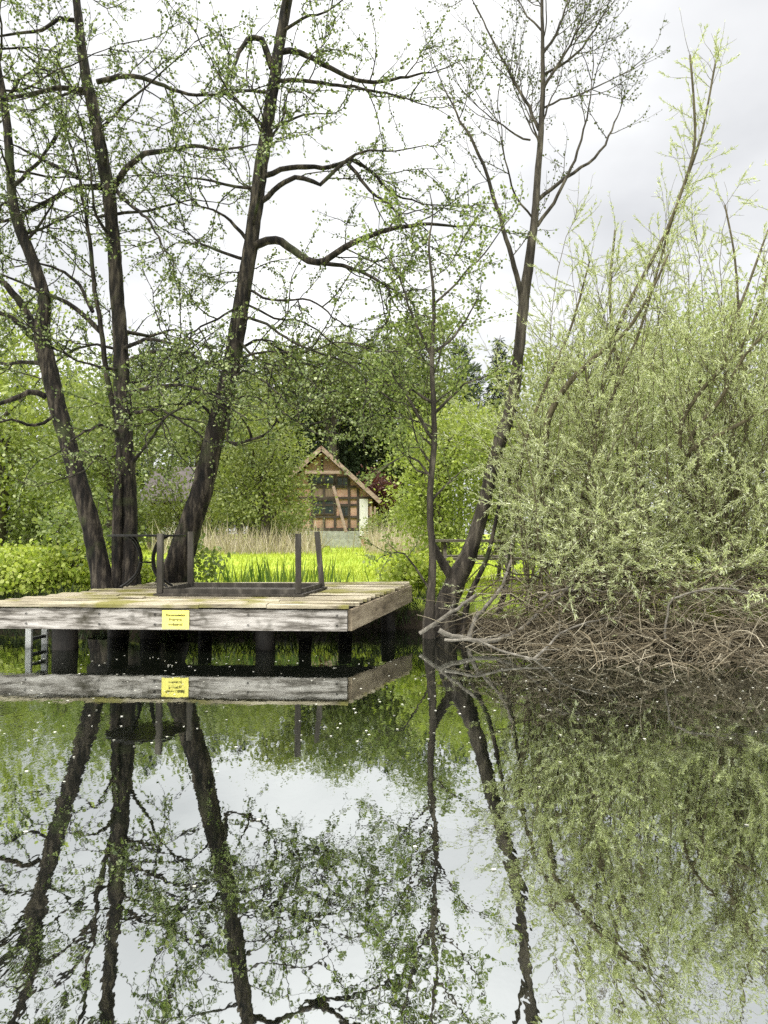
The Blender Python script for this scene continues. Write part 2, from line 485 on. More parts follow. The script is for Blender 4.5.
# bank sedge hanging at the water's edge behind the deck
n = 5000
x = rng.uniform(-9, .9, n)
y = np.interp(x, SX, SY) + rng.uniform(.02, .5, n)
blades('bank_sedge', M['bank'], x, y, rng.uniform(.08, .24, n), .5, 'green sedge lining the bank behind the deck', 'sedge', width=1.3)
# iris leaves
n = 210
cx = rng.choice([P(q, 560, 13.4)[0] for q in (205, 222, 240, 258, 275, 292, 310, 328, 345)], n)
x = cx + rng.normal(0, .16, n); y = 13.3 + rng.normal(0, .35, n)
blades('iris_leaves', M['sedge'], x, y, rng.uniform(.22, .6, n), .2, 'upright green sword leaves growing behind the upturned table', 'iris leaves', width=.75)
# dry reeds
n = 4416
px_ = np.concatenate([rng.uniform(205, 321, 2600), rng.uniform(366, 440, 1500), rng.uniform(321, 366, 16), rng.uniform(150, 205, 300)])
y = rng.uniform(30, 38, n)
x = (px_ - 384) / 768 * y
blades('dry_reeds', M['reed'], x, y, rng.uniform(.5, 1.0, n) * (1 + .7 * rng.uniform(0, 1, n) ** 3), .28, 'pale dry reeds standing in front of the barn', 'reeds', width=.36)


# ------------------------------------------------------------------ near trees
def hand_tree(name, label, cat, trunk_px, Y, limbs, auto, o, seed, leafm, barkm, leafsize, shape=ALDER, group=None, dY=0.0, flat=.35, flare=1.35, extra=()):
    """trunk_px: (x, y, width in px); limbs: lists of pixel points with depth change; auto: (t range, count, length)"""
    rg = np.random.default_rng(seed)
    tp = np.array([list(P(a, b, Y + dY * i / len(trunk_px))) + [c * .8 / 2 / 768 * Y] for i, (a, b, c) in enumerate(trunk_px)])
    pts = smooth_path(tp, .12)
    path, rad = pts[:, :3], np.maximum(pts[:, 3], .0045)
    hgt = path[:, 2] - path[0, 2]
    rad = rad * (1 + (flare - 1) * np.exp(-hgt / .22))
    path[:, :2] += np.cumsum(rg.normal(0, .0035, (len(path), 2)), 0)
    base = path[0].copy(); base[2] = float(gz(base[0], base[1])) - .06
    if path[0][2] > base[2]:
        path = np.vstack([base, path]); rad = np.concatenate([[rad[0] * 1.15], rad])
    base = path[0].copy()
    rt = root(name, base, label, cat, group)
    acc = []
    tb = MB(); tb.tube(path, rad, rough=.05, rng=rg)
    for ex in extra:
        q = np.array([list(P(a, b, Y + dd)) + [c * .85 / 2 / 768 * Y] for a, b, c, dd in ex])
        q = smooth_path(q, .12); tb.tube(q[:, :3], q[:, 3], rough=.05, rng=rg)
    tb.build('trunk', barkm, rt, base, True)
    for lp in limbs:
        w0, w1, dd, pp = lp[0], lp[1], lp[2], lp[3]
        leafy = lp[4] if len(lp) > 4 else True
        m = len(pp)
        q = smooth_path([P(a, b, Y + dd * (i / (m - 1)) ** 1.2) for i, (a, b) in enumerate(pp)], .12)
        q[1:] += rg.normal(0, .008, q[1:].shape)
        lb = MB()
        rr = (w1 * .45 + (w0 - w1 * .45) * np.linspace(1, 0, len(q)) ** .8) * .82 / 2 / 768 * Y
        lb.tube(q, rr, rough=.04, rng=rg)
        if leafy:
            children(lb, acc, q, rr[-1], 0, o, rg, .15 if leafy is True else leafy)
        lb.build('limb', barkm, rt, base, True)
    for (t0, t1, cnt, L, el) in auto:
        for c in range(cnt):
            i = int(rg.uniform(t0, t1) * (len(path) - 2))
            a = rg.uniform(0, 2 * math.pi)
            d = unit(np.array([math.cos(a), math.sin(a), rg.uniform(*el)]))
            p = path[i]; LL = L * rg.uniform(.6, 1.3)
            q = [p]; st = LL / 10
            for s in range(10):
                d = unit(d + rg.normal(0, .12, 3) + np.array([0, 0, .03]))
                q.append(q[-1] + d * st)
            q = np.array(q)
            lb = MB(); r0 = min(rad[i] * .38, .03)
            lb.tube(q, np.linspace(r0, .006, len(q)))
            children(lb, acc, q, .006, 0, o, rg, .15)
            lb.build('limb', barkm, rt, base, True)
    lv = MB()
    lv.leaves(np.concatenate([a for a, b in acc]), np.concatenate([b for a, b in acc]), leafsize, rg, shape, flat)
    lv.build('crown', leafm, rt, base)
    return rt


AO = dict(dens=(2.1, 4.4, 7.0), len=(1.15, .52, .2), rad=(.012, .0066, .004), ang=(28, 75), wob=.17, trop=(.03, .0, -.04), leafstep=.031, leafn=1, vary=(.15, .5, .9, 1.3, 1.7), leafall=True, jit=.018)
AG = 'alders rooted behind the wooden deck'

hand_tree('alder_tree', 'dark alder trunk leaning to the outside, first of the three behind the deck', 'tree',
          [(106, 594, 25), (98, 560, 23), (88, 515, 22), (76, 470, 21), (62, 420, 20), (48, 365, 20), (42, 330, 19), (44, 300, 15), (31, 257, 14), (17, 222, 13),
           (12, 200, 11), (8, 147, 10), (3, 105, 9), (-6, 50, 8), (-14, -20, 7)], 12.0,
          [(11, 4, -.3, [(38, 332), (18, 300), (0, 280), (-30, 262), (-60, 255)]),
           (8, 3, -.8, [(36, 340), (12, 318), (-10, 312), (-50, 318)]),
           (8, 3, -.6, [(46, 397), (30, 392), (0, 403), (-40, 400)], .3),
           (6, 3, .4, [(42, 364), (20, 362), (0, 364), (-30, 350)], .3),
           (6, 2, -.8, [(10, 190), (40, 160), (60, 130), (70, 100)]),
           (6, 2, -.5, [(3, 105), (20, 80), (40, 66)]),
           (5, 2, -1.0, [(60, 415), (35, 425), (10, 420), (-25, 430)])],
          [(.5, .98, 9, 1.7, (-.1, .8))], AO, 11, M['alder_leaf'], M['bark'], .038, group=AG)

hand_tree('alder_tree', 'tall straight alder trunk in the middle of the three behind the deck', 'tree',
          [(129, 593, 25), (129, 540, 22), (127, 480, 22), (124, 430, 22), (121, 370, 19.5), (118, 320, 18), (113, 250, 17), (108, 200, 16.5), (102, 160, 16), (96, 130, 15.5),
           (89, 95, 14), (83, 67, 12.5), (78, 25, 11), (74, -10, 10), (70, -60, 9)], 12.1,
          [(8, 3, -.9, [(112, 190), (125, 170), (145, 155), (170, 150), (195, 146), (225, 150), (252, 146)]),
           (7, 3, -.5, [(97, 82), (125, 76), (150, 80), (180, 92), (215, 95), (256, 90)]),
           (7, 3, .4, [(102, 188), (75, 187), (50, 200), (20, 215), (-5, 224), (-40, 228)]),
           (7, 3, -.7, [(84, 90), (55, 88), (30, 95), (0, 100), (-40, 110)]),
           (6, 3, -.4, [(74, 20), (60, 18), (40, 30), (0, 35), (-30, 33)]),
           (6, 2, -.8, [(112, 187), (130, 205), (150, 222), (165, 250)]),
           (7, 3, -.2, [(120, 430), (108, 385), (102, 340), (95, 290), (89, 240), (82, 190), (74, 158), (64, 120), (60, 80)], .3),
           (7, 3, -.4, [(101, 332), (75, 308), (50, 295), (20, 283), (-10, 270)], .3),
           (5, 2, .5, [(93, 312), (75, 280), (40, 264), (0, 270)], .3),
           (6, 2, .3, [(78, 178), (50, 163), (25, 150), (0, 140)]),
           (6, 2, -1.2, [(122, 350), (145, 340), (175, 345), (205, 362)]),
           (6, 2, -1.6, [(122, 395), (150, 388), (180, 385), (215, 395)]),
           (5, 2, -1.5, [(123, 440), (105, 425), (85, 432), (60, 450)]),
           (5, 2, 1.0, [(120, 330), (150, 335), (175, 330), (200, 345)]),
           (5, 2, -1.0, [(126, 470), (150, 440), (168, 415), (190, 405)]),
           (5, 2, -1.1, [(126, 500), (112, 470), (100, 455), (85, 470)]),
           (5, 2, -.9, [(121, 365), (150, 352), (185, 352), (222, 372)]),
           (5, 2, -.7, [(124, 415), (155, 410), (180, 420), (205, 440)]),
           (4, 2, .6, [(121, 350), (90, 345), (65, 355), (40, 380)])],
          [(.55, .98, 11, 1.9, (-.1, .8)), (.3, .5, 4, 1.3, (-.2, .3))], AO, 12, M['alder_leaf'], M['bark'], .038, group=AG,
          extra=[[(118, 592, 13, -.1), (117, 540, 12, -.12), (119, 480, 11, -.1), (123, 420, 9, -.05)]])

hand_tree('alder_tree', 'thick alder trunk leaning over towards the barn, last of the three behind the deck', 'tree',
          [(168, 596, 34), (174, 575, 31), (185, 540, 29), (200, 490, 25), (212, 440, 23), (226, 385, 22), (235, 335, 20), (243, 285, 18), (251, 235, 17), (258, 180, 16),
           (265, 130, 15), (272, 80, 14), (278, 40, 13), (285, 0, 12), (291, -45, 10)], 11.9,
          [(11, 4, -.6, [(253, 246), (275, 240), (300, 255), (318, 263), (345, 248), (380, 232), (420, 225), (465, 226)], .3),
           (6, 3, -.9, [(318, 262), (350, 267), (385, 285), (410, 300)]),
           (7, 3, .3, [(264, 176), (290, 168), (330, 167), (352, 160), (372, 172), (395, 195), (430, 205)], .3),
           (7, 3, -.3, [(261, 202), (285, 181), (305, 178), (320, 184), (335, 170), (362, 152), (395, 152)], .3),
           (5, 2, -.5, [(348, 164), (370, 190), (395, 210), (420, 240)]),
           (6, 3, -.7, [(276, 80), (300, 80), (345, 86), (378, 92), (410, 100)]),
           (8, 3, .2, [(281, 52), (300, 52), (330, 68), (365, 82), (400, 78), (440, 70)]),
           (9, 4, -.4, [(272, 68), (262, 40), (247, 40), (236, 60), (228, 78)]),
           (5, 2, -.5, [(247, 240), (225, 215), (205, 208), (188, 205)]),
           (5, 2, .3, [(270, 92), (235, 90), (215, 95), (190, 110)]),
           (6, 3, -.5, [(226, 402), (229, 408), (228, 434), (231, 443), (241, 443), (262, 437), (272, 429), (276, 421), (275, 408)], .6),
           (4, 2, -.5, [(252, 440), (247, 425), (240, 415)], False),
           (4, 1.5, -1.3, [(238, 318), (262, 322), (300, 346), (345, 362), (380, 392)]),
           (4, 1.5, .8, [(233, 352), (262, 340), (300, 362), (318, 368), (345, 395)]),
           (3.5, 1.5, -1.8, [(228, 378), (248, 372), (270, 386), (296, 410)]),
           (4, 1.5, -1.6, [(230, 370), (210, 362), (180, 378), (158, 395)]),
           (3.5, 1.5, -1.0, [(244, 285), (270, 300), (310, 300), (345, 325), (376, 330)]),
           (4, 1.5, -1.2, [(218, 420), (195, 402), (175, 412), (150, 430)]),
           (3.5, 1.5, -.9, [(235, 338), (262, 362), (300, 372), (330, 405)]),
           (3, 1.5, .4, [(241, 300), (275, 318), (305, 322), (340, 348), (385, 372)]),
           (3.5, 1.5, -1.5, [(241, 305), (218, 318), (190, 334), (165, 360)]),
           (3, 1.5, -1.2, [(222, 402), (250, 396), (275, 408), (310, 430)]),
           (3, 1.5, -1.6, [(231, 362), (262, 352), (305, 352), (340, 342), (375, 352)])],
          [(.5, .98, 11, 2.0, (-.1, .8))], AO, 13, M['alder_leaf'], M['bark'], .038, group=AG)

DO = dict(dens=(3.2, 5.0, 6.0), len=(.95, .42, .16), rad=(.008, .0045, .0026), ang=(25, 55), wob=.1, trop=(.1, .1, .06), leafstep=.06, leafn=1, leafall=True, jit=.02)
hand_tree('black_poplar', 'tall thin crowned tree with mossy forked trunk leaning out of the brush beside the deck', 'tree',
          [(440, 632, 30), (447, 605, 27), (456, 578, 25), (468, 556, 21), (479, 520, 18), (488, 485, 17), (500, 440, 17), (512, 400, 16), (519, 350, 14), (524, 300, 14),
           (529, 260, 12), (534, 220, 10), (538, 160, 8), (541, 100, 6.5), (541, 50, 5), (541, 0, 4), (540, -40, 3)], 10.9,
          [(14, 8, -.2, [(455, 582), (444, 565), (434, 546), (431, 538)], False),
           (7, 3, -.5, [(521, 300), (517, 275), (503, 228), (488, 178), (475, 145), (460, 120), (443, 86)]),
           (5, 2, .3, [(539, 130), (525, 100), (503, 60), (487, 28), (470, -5)]),
           (5, 2, -.3, [(537, 226), (558, 195), (578, 150), (588, 110), (593, 75)]),
           (5, 2, .4, [(538, 200), (565, 178), (595, 158), (612, 130), (622, 104)]),
           (4, 2, -.3, [(542, 90), (560, 62), (575, 35), (588, 5)]),
           (4, 2, .4, [(542, 55), (555, 35), (565, 10), (570, -20)]),
           (4, 2, -.2, [(543, 75), (575, 55), (600, 20), (615, -10)]),
           (3, 2, .5, [(540, 110), (560, 100), (590, 90), (630, 70)]),
           (3, 2, -.5, [(530, 140), (515, 135), (495, 120), (470, 100)]),
           (3, 2, -.6, [(534, 220), (515, 195), (505, 160), (500, 120)]),
           (3, 2, .2, [(541, 30), (528, 15), (515, -5)])],
          [(.72, .98, 6, .8, (.5, 1.5))], DO, 14, M['bud_leaf'], M['bark_pale'], .03, flat=.2)

YO = dict(dens=(4.0, 6.0), len=(.55, .22), rad=(.007, .0035), ang=(30, 65), wob=.14, trop=(.05, 0), leafstep=.04, leafn=2, leafall=True, jit=.03)
hand_tree('young_alder', 'slender young leafy tree standing just past the deck corner', 'tree',
          [(429, 622, 11), (433, 565, 9), (430, 500, 8), (434, 430, 7), (431, 360, 5.5), (433, 300, 4), (428, 250, 2.8), (431, 215, 1.6), (426, 185, .8)], 10.5,
          [(4, 2, -.3, [(431, 356), (412, 315), (398, 275), (382, 250)]),
           (4, 2, .4, [(433, 354), (455, 335), (470, 312), (480, 290)]),
           (5, 2, -.6, [(432, 438), (412, 405), (396, 380), (388, 366)]),
           (4, 2, .3, [(432, 402), (415, 392), (398, 384), (372, 386)]),
           (3, 1.5, -.3, [(432, 306), (455, 284), (490, 246), (512, 216)]),
           (4, 2, -.5, [(433, 415), (450, 398), (465, 385), (482, 378)]),
           (3, 2, -.4, [(433, 480), (418, 460), (405, 455), (392, 462)]),
           (3, 2, .4, [(432, 500), (450, 480), (462, 470)]),
           (3, 2, -.5, [(430, 590), (410, 560), (398, 552), (385, 556)], .3)],
          [(.3, .98, 14, .75, (.1, .9))], YO, 15, M['young_leaf'], M['bark_pale'], .04)

# thin bare stems in the brush, leaning
for i, (pp, wd, lab) in enumerate([
        ([(462, 640), (468, 600), (486, 560), (496, 520), (505, 470)], 7, 'dark bare stem rising just past the forked trunk'),
        ([(490, 640), (505, 590), (512, 545), (520, 500)], 6, 'thin dark stem standing in the near end of the brush')]):
    q = smooth_path([P(a, b, 10.6 + i * .2) for a, b in pp], .12)
    m = MB(); m.tube(q, np.linspace(wd, 3, len(q)) / 2 / 768 * 10.6, rough=.06, rng=rng)
    tag(m.build('bare_sapling', M['bark'], None, tuple(float(v) for v in q[0]), True), lab, 'sapling')

# ------------------------------------------------------------------ willows
WO = dict(dens=(4.6, 2.8), len=(.58, .27), rad=(.0042, .0024), ang=(20, 70), wob=.12, trop=(.03, .02), leafstep=.016, leafn=1, leafall=True, jit=.005, vary=(.1, .35, .9, 1.7, 2.6),
          along=.9, spread=.36, ldroop=-.05)


def willow(label, seed, base_px, Yb, tops, big, group='willow bushes on the bank', spread=.5, o=WO):
    rg = np.random.default_rng(seed)
    b = P(*base_px, Yb); b[2] = float(gz(b[0], b[1])) - .05
    rt = root('willow_bush', b, label, 'willow', group)
    acc, wood = [], MB()
    for pp, wd, dd in big:
        m = len(pp)
        q = smooth_path([b + np.array([rg.normal(0, .12), rg.normal(0, .1), 0])] + [P(x, y, Yb + dd * (i + 1) / m) for i, (x, y) in enumerate(pp)], .15)
        rr = np.linspace(wd, 2, len(q)) / 2 / 768 * Yb
        lb = MB(); lb.tube(q, rr, rough=.05, rng=rg)
        children(lb, acc, q, .006, 0, o, rg, .25)
        lb.build('limb', M['willow_bark'], rt, b, True)
    for (x0, x1, y0, y1, cnt, dlo, dhi) in tops:
        for c in range(cnt):
            tx, ty, dd = rg.uniform(x0, x1), rg.uniform(y0, y1), rg.uniform(dlo, dhi)
            e = P(tx, ty, Yb + dd)
            s = b + np.array([rg.normal(0, spread) + (e[0] - b[0]) * .25, rg.normal(0, .3) + dd * .3, rg.uniform(0, .2)])
            mid = s * .45 + e * .55 + np.array([(s[0] - e[0]) * .12, 0, np.linalg.norm(e - s) * rg.uniform(.02, .16)])
            q = smooth_path([s, mid, e], .2)
            q[1:] += np.cumsum(rg.normal(0, .012, q[1:].shape), 0)
            wood.tube(q, np.linspace(rg.uniform(.008, .017), .0035, len(q)))
            children(wood, acc, q, .004, 0, o, rg, .2)
    wood.build('stems', M['willow_bark'], rt, b, True)
    lv = MB()
    lv.leaves(np.concatenate([a for a, c in acc]), np.concatenate([c for a, c in acc]), .056, rg, WILLOW, .3)
    lv.build('crown', M['willow_leaf'], rt, b)
    print('willow leaves', len(lv.v[0]) // 4)
    return rt


willow('broad pale green willow with one tall bare shoot above it', 21, (585, 600), 10.4,
       [(500, 640, 390, 560, 42, -1.2, .6), (540, 660, 260, 400, 22, -.8, 1.2), (490, 570, 440, 600, 14, -1.0, .5), (560, 680, 200, 300, 6, -.4, 1.2), (470, 530, 330, 470, 5, 0, 1.5),
        (560, 680, 480, 600, 26, -1.9, -.5), (560, 680, 560, 622, 5, -2.3, -.9)],
       [([(555, 520), (545, 440), (560, 395), (592, 360), (627, 330), (652, 290), (668, 255)], 12, -.3),
        ([(590, 470), (600, 400), (616, 333), (636, 289), (660, 245), (680, 196), (694, 148), (694, 104), (690, 55)], 6, .2),
        ([(600, 440), (640, 330), (672, 220), (700, 140), (716, 60)], 3.5, .3),
        ([(530, 540), (520, 470), (540, 400), (570, 330), (590, 260)], 6, .5)])
willow('willow with long slanting stems at the far end of the brush', 22, (730, 590), 10.6,
       [(650, 800, 330, 520, 38, -1.4, .5), (640, 790, 220, 350, 20, -.8, 1.2), (640, 800, 470, 600, 34, -2.2, -.4), (640, 800, 560, 615, 8, -2.6, -1.2), (760, 900, 230, 560, 26, -1.0, 1.0)],
       [([(700, 470), (690, 440), (720, 400), (745, 355), (775, 325)], 9, -.6),
        ([(690, 500), (680, 432), (702, 390), (745, 340), (768, 270), (775, 200)], 6, -.2),
        ([(700, 480), (690, 452), (725, 432), (770, 408), (810, 390)], 10, -1.0),
        ([(745, 440), (740, 340), (735, 260), (725, 205)], 5, .5)])
willow('willow thicket filling in behind the other two willows', 23, (660, 575), 12.6,
       [(500, 640, 290, 480, 24, -.5, 1.5), (620, 800, 225, 430, 18, -.5, 1.5), (480, 600, 420, 560, 16, -.5, 1.0), (600, 820, 400, 560, 34, -.8, .6)],
       [([(640, 480), (620, 380), (610, 300), (615, 230)], 7, .4), ([(690, 470), (720, 360), (750, 280), (768, 230)], 7, .4)], spread=1.0)

# ------------------------------------------------------------------ dead brush and fallen branches
rg = np.random.default_rng(31)
m = MB()
for i in range(5200):
    X = rg.uniform(1.15, 7.5)
    if X < 1.75 and rg.uniform() < .72:
        continue
    yf = np.interp(X, [1.1, 1.6, 2.2, 3, 5, 8], [9.7, 9.0, 8.4, 7.7, 7.3, 7.3]); yb = np.interp(X, [1.1, 2.2, 8], [10.7, 10.4, 10.1])
    t = rg.uniform() ** .75
    Y = yf + (yb - yf) * t
    top = (.12 + .85 * min(1, t * 1.8)) * np.interp(X, [1.1, 1.8, 3], [.7, .9, 1])
    z = rg.uniform(-.02, top)
    L = rg.uniform(.25, 1.1)
    a = rg.uniform(0, 2 * math.pi)
    d = unit(np.array([math.cos(a), .7 * math.sin(a) - .2, rg.normal(-.05, .4)]))
    q = [np.array([X, Y, z])]
    for s in range(5):
        d = unit(d + rg.normal(0, .26, 3) + np.array([0, -.03, -.08]))
        p = q[-1] + d * L / 5
        p[2] = max(p[2], -.03)
        q.append(p)
    r = rg.choice([.0025, .004, .006, .011], p=[.45, .35, .15, .05])
    m.tube(q, np.linspace(r, r * .5, 6), sides=4)
tag(m.build('dead_brush', M['brush'], None, (0, 0, 0), True), 'tangle of bleached dead twigs hanging into the pond under the willows', 'brushwood', kind='stuff')
FB = [([(420, 634), (446, 616), (476, 595)], 4, 3, 9.9, -.2, 'straight pale pole propped against the forked tree at the waterside'),
      ([(440, 630), (452, 636), (490, 640), (515, 632), (540, 612), (565, 590), (590, 560)], 5, 2.5, 9.4, .2, 'long pale curved branch rising from the water by the forked tree'),
      ([(445, 640), (475, 640), (505, 652), (540, 660)], 3, 1.5, 9.0, -.6, 'thin pale branch lying on the water before the forked tree'),
      ([(520, 668), (545, 650), (560, 634), (590, 622), (625, 616)], 3, 1.5, 8.7, .2, 'pale arching branch in the middle of the brush'),
      ([(468, 640), (478, 615), (500, 590), (512, 560)], 5, 3, 9.9, .3, 'short stout snag standing in shade by the forked tree'),
      ([(540, 600), (560, 590), (590, 590), (625, 594)], 3, 2, 9.3, 0, 'thin bleached branch arching over the top of the brush'),
      ([(665, 640), (668, 615), (674, 598), (720, 588), (768, 596)], 2.6, 1.3, 8.5, 0, 'forked grey branch hooked over the brush under the willow')]
for pp, w0, w1, Y, dd, lab in FB:
    q = smooth_path([P(a, b, Y + dd * i / (len(pp) - 1)) for i, (a, b) in enumerate(pp)], .08)
    q[:, 2] = np.maximum(q[:, 2], -.02)
    q += rg.normal(0, .006, q.shape)
    m = MB(); m.tube(q, np.linspace(w0, w1, len(q)) / 2 / 768 * Y, rough=.06, rng=rg)
    for s in range(5):
        i = rg.integers(2, len(q) - 1)
        d = side_dir(unit(q[i] - q[i - 1]), R(45), rg)
        e = [q[i] + d * k * .06 + rg.normal(0, .01, 3) for k in range(5)]
        m.tube(e, np.linspace(.006, .003, 5))
    tag(m.build('fallen_branch', M['dead'], None, tuple(float(v) for v in q[0]), True), lab, 'branch', 'dead branches along the bank')

# floating petals and scum flecks
n = 420
x = rg.uniform(-5, 5, n); y = np.where(rg.uniform(size=n) < .85, rg.uniform(5.2, 9, n), rg.uniform(3, 6, n))
m = MB()
a = rg.uniform(0, 6.28, n)
m.leaves(np.stack([x, y, np.full(n, .004)], -1), np.stack([np.cos(a), np.sin(a) * .5, np.zeros(n)], -1), .019, rg, ALDER, 1.0)
v = m.v[0]; v[:, 2] = .004
tag(m.build('floating_petals', M['petal']), 'scattered pale flecks floating on the pond', 'petals', kind='stuff')

# ------------------------------------------------------------------ deck
FL, FR = np.array([-6.1, 9.38]), np.array([-.43, 9.0])
BR = np.array([.42, 11.75])


def dz(y):
    return .58 + .036 * (y - 9.0)


deck = root('wooden_deck', (-2.5, 10.2, 0), 'low weathered wooden bathing deck standing on posts in the pond', 'deck')
O = np.array([-2.5, 10.2, 0])
# planks run along the front edge; their outer ends follow the slanting side
m = MB()
fd = unit(np.append(FR - FL, 0))
yy = 0.0
nrow = 17
for r in range(nrow):
    t0, t1 = r / nrow, (r + 1) / nrow
    yl0 = 9.0 + (BR[1] - 9.0) * t0 + .006; yl1 = 9.0 + (BR[1] - 9.0) * t1 - .008
    xr = FR[0] + (BR[0] - FR[0]) * (t0 + t1) / 2 + rg.uniform(-.012, .012)
    dep = (t0 + t1) / 2 * 2.75
    xl = np.interp(dep, [0, .35, 1.2, 2.2, 2.8], [-5.0, -4.75, -4.25, -3.7, -3.5]) + rg.uniform(-.05, .05)
    cuts = [xl] + sorted(rg.uniform(xl + .8, xr - .8, 1 + (r % 3 == 0)).tolist()) + [xr]
    for x0, x1 in zip(cuts[:-1], cuts[1:]):
        sl = (FL[1] - FR[1]) / (FR[0] - FL[0])
        ya = lambda X, yb: yb + (FR[0] - X) * sl * (1 - .6 * t0)
        jz = rg.normal(0, .006)
        x0b, x1b = x0 + .003, x1 - .003
        c = []
        over = -.03 if r == 0 else 0
        for X, yb in ((x0b, yl0 + over), (x1b, yl0 + over), (x1b, yl1), (x0b, yl1)):
            Y = ya(X, yb)
            c.append((X, Y, dz(yb) + jz + rg.normal(0, .004)))
        c = np.array(c)
        th = .038
        m.add(np.vstack([c - [0, 0, th], c]), [[3, 2, 1, 0], [4, 5, 6, 7], [0, 1, 5, 4], [1, 2, 6, 5], [2, 3, 7, 6], [3, 0, 4, 7]])
m.build('decking', M['plank'], deck, O)
m = MB()
zc = dz(9) - .06 - .1225
fy = lambda X: 9.0 + (FR[0] - X) * .067 + .03
for xa, xb in ((-5.0, -2.632), (-2.626, FR[0])):
    m = MB(); m.beam([xa, fy(xa), zc], [xb, fy(xb), zc], .05, .245)
    m.build('front_beam', M['fascia'], deck, O)
for X in (-4.3, -3.4, -2.72, -2.54, -1.6, -.55):
    for dzb in (-.06, .06):
        m = MB(); m.tube([[X, fy(X) - .034, zc + dzb], [X, fy(X) - .02, zc + dzb]], [.012, .014], sides=8)
        m.build('bolt', M['iron'], deck, O)
m = MB()
m.beam([FR[0] + .03, 9.06, zc], [BR[0] - .02, BR[1] - .1, dz(BR[1]) - .042 - .1225], .05, .245)
m.build('side_beam', M['fascia_side'], deck, O)
for yb in (9.9, 10.8):
    m = MB()
    m.beam([-4.2, yb + .15, dz(yb) - .13], [FR[0] + (yb - 9) * .3, yb, dz(yb) - .13], .08, .16)
    m.build('joist', M['post'], deck, O)
for px, Y, r in ((65, 9.5, .15), (265, 9.5, .12), (305, 10.6, .09), (150, 10.5, .13), (118, 10.7, .14), (345, 11.2, .1), (60, 10.4, .1), (205, 11.1, .1), (388, 11.3, .1)):
    q = P(px, 630, Y)
    m = MB()
    m.tube([[q[0], Y, -.8], [q[0] + .01, Y, -.1], [q[0], Y, .2], [q[0], Y, dz(Y) - .21 if Y > 9.7 else dz(Y) - .045]], [r * 1.1, r * 1.05, r, r * .97], sides=14)
    m.build('post', M['post'], deck, O, True)

# ladder
lad = root('swimming_ladder', (-4.42, 9.9, 0), 'pale metal ladder with dark rungs hanging under the deck end', 'ladder')
lo = np.array([-4.42, 9.9, 0])
p0, p1 = P(29, 640, 9.62), P(45, 640, 9.95)
for p in (p0, p1):
    m = MB(); m.box([p[0], p[1], -.12], [.07, .05, 1.16]); m.build('rail', M['alu'], lad, lo)
for z in (-.4, -.15, .1, .22, .36):
    m = MB(); m.beam([p0[0], p0[1] + .027, z], [p1[0], p1[1] - .027, z], .05, .035); m.build('rung', M['rung'], lad, lo)

# sign
sp = P(176.5, 619, 9.17)
sy = 9.0 + (FR[0] - sp[0]) * .067 + .03 - .025
sg = root('warning_sign', (sp[0], sy - .012, sp[2]), 'small yellow notice forbidding entry fixed to the front of the deck', 'sign')
so = np.array([sp[0], sy - .012, sp[2]])
sa = -math.atan(.067)
m = MB(); m.box(so + [0, 0, -.004], [.325, .005, .222], rz=sa); m.build('board', M['sign'], sg, so)


def text(body, size, z, parent, mat):
    cu = bpy.data.curves.new('lettering', 'FONT'); cu.body = body; cu.size = size; cu.align_x = 'CENTER'
    cu.extrude = .0004; cu.offset = .0016
    o = bpy.data.objects.new('lettering', cu); COL.objects.link(o)
    me = bpy.data.meshes.new_from_object(o.evaluated_get(bpy.context.evaluated_depsgraph_get()))
    bpy.data.objects.remove(o)
    o = bpy.data.objects.new('lettering', me); COL.objects.link(o)
    me.materials.clear(); me.materials.append(mat)
    o.parent = parent; o.rotation_euler = (R(90), 0, sa); o.location = (0, -.0036, z)
    return o


text('Privatgrundstück', .034, .038, sg, M['ink'])
text('Betreten', .044, -.018, sg, M['ink'])
text('verboten!', .044, -.074, sg, M['ink'])

# upturned table
tb = root('upturned_table', (-1.9, 10.35, dz(10.35)), 'grey wooden table lying upside down on the deck with its legs in the air', 'table')
to = np.array([-1.9, 10.35, dz(10.35)])


def foot(px, Y):
    return np.array([(px - 384) / 768 * Y / (math.cos(PITCH)), Y])


A, B, C_, D = np.array([-2.9, 9.97]), np.array([-1.1, 9.9]), np.array([-2.71, 10.78]), np.array([-.86, 10.7])
m = MB()
c = [np.append(v, dz(v[1]) + .004) for v in (A + (-.07, -.06), B + (.07, -.06), D + (.07, .06), C_ + (-.07, .06))]
c = np.array(c)
m.add(np.vstack([c, c + [0, 0, .028]]), [[3, 2, 1, 0], [4, 5, 6, 7], [0, 1, 5, 4], [1, 2, 6, 5], [2, 3, 7, 6], [3, 0, 4, 7]])
m.build('tabletop', M['table_wood'], tb, to)
up = .04
for u, v in ((A, B), (C_, D), (A, C_), (B, D)):
    d = (v - u) / np.linalg.norm(v - u)
    m = MB(); m.beam(np.append(u + d * .044, dz(u[1]) + up + .022), np.append(v - d * .044, dz(v[1]) + up + .022), .03, .055); m.build('apron', M['table_wood'], tb, to)
for u, tilt in ((A, (.0, 0)), (B, (-.005, 0)), (C_, (.0, .0)), (D, (-.075, .02))):
    m = MB()
    b = np.append(u, dz(u[1]) + .04)
    m.beam(b, b + [tilt[0], tilt[1], .765], .072, .072, up=(0, 1, 0)); m.build('leg', M['table_wood'], tb, to)

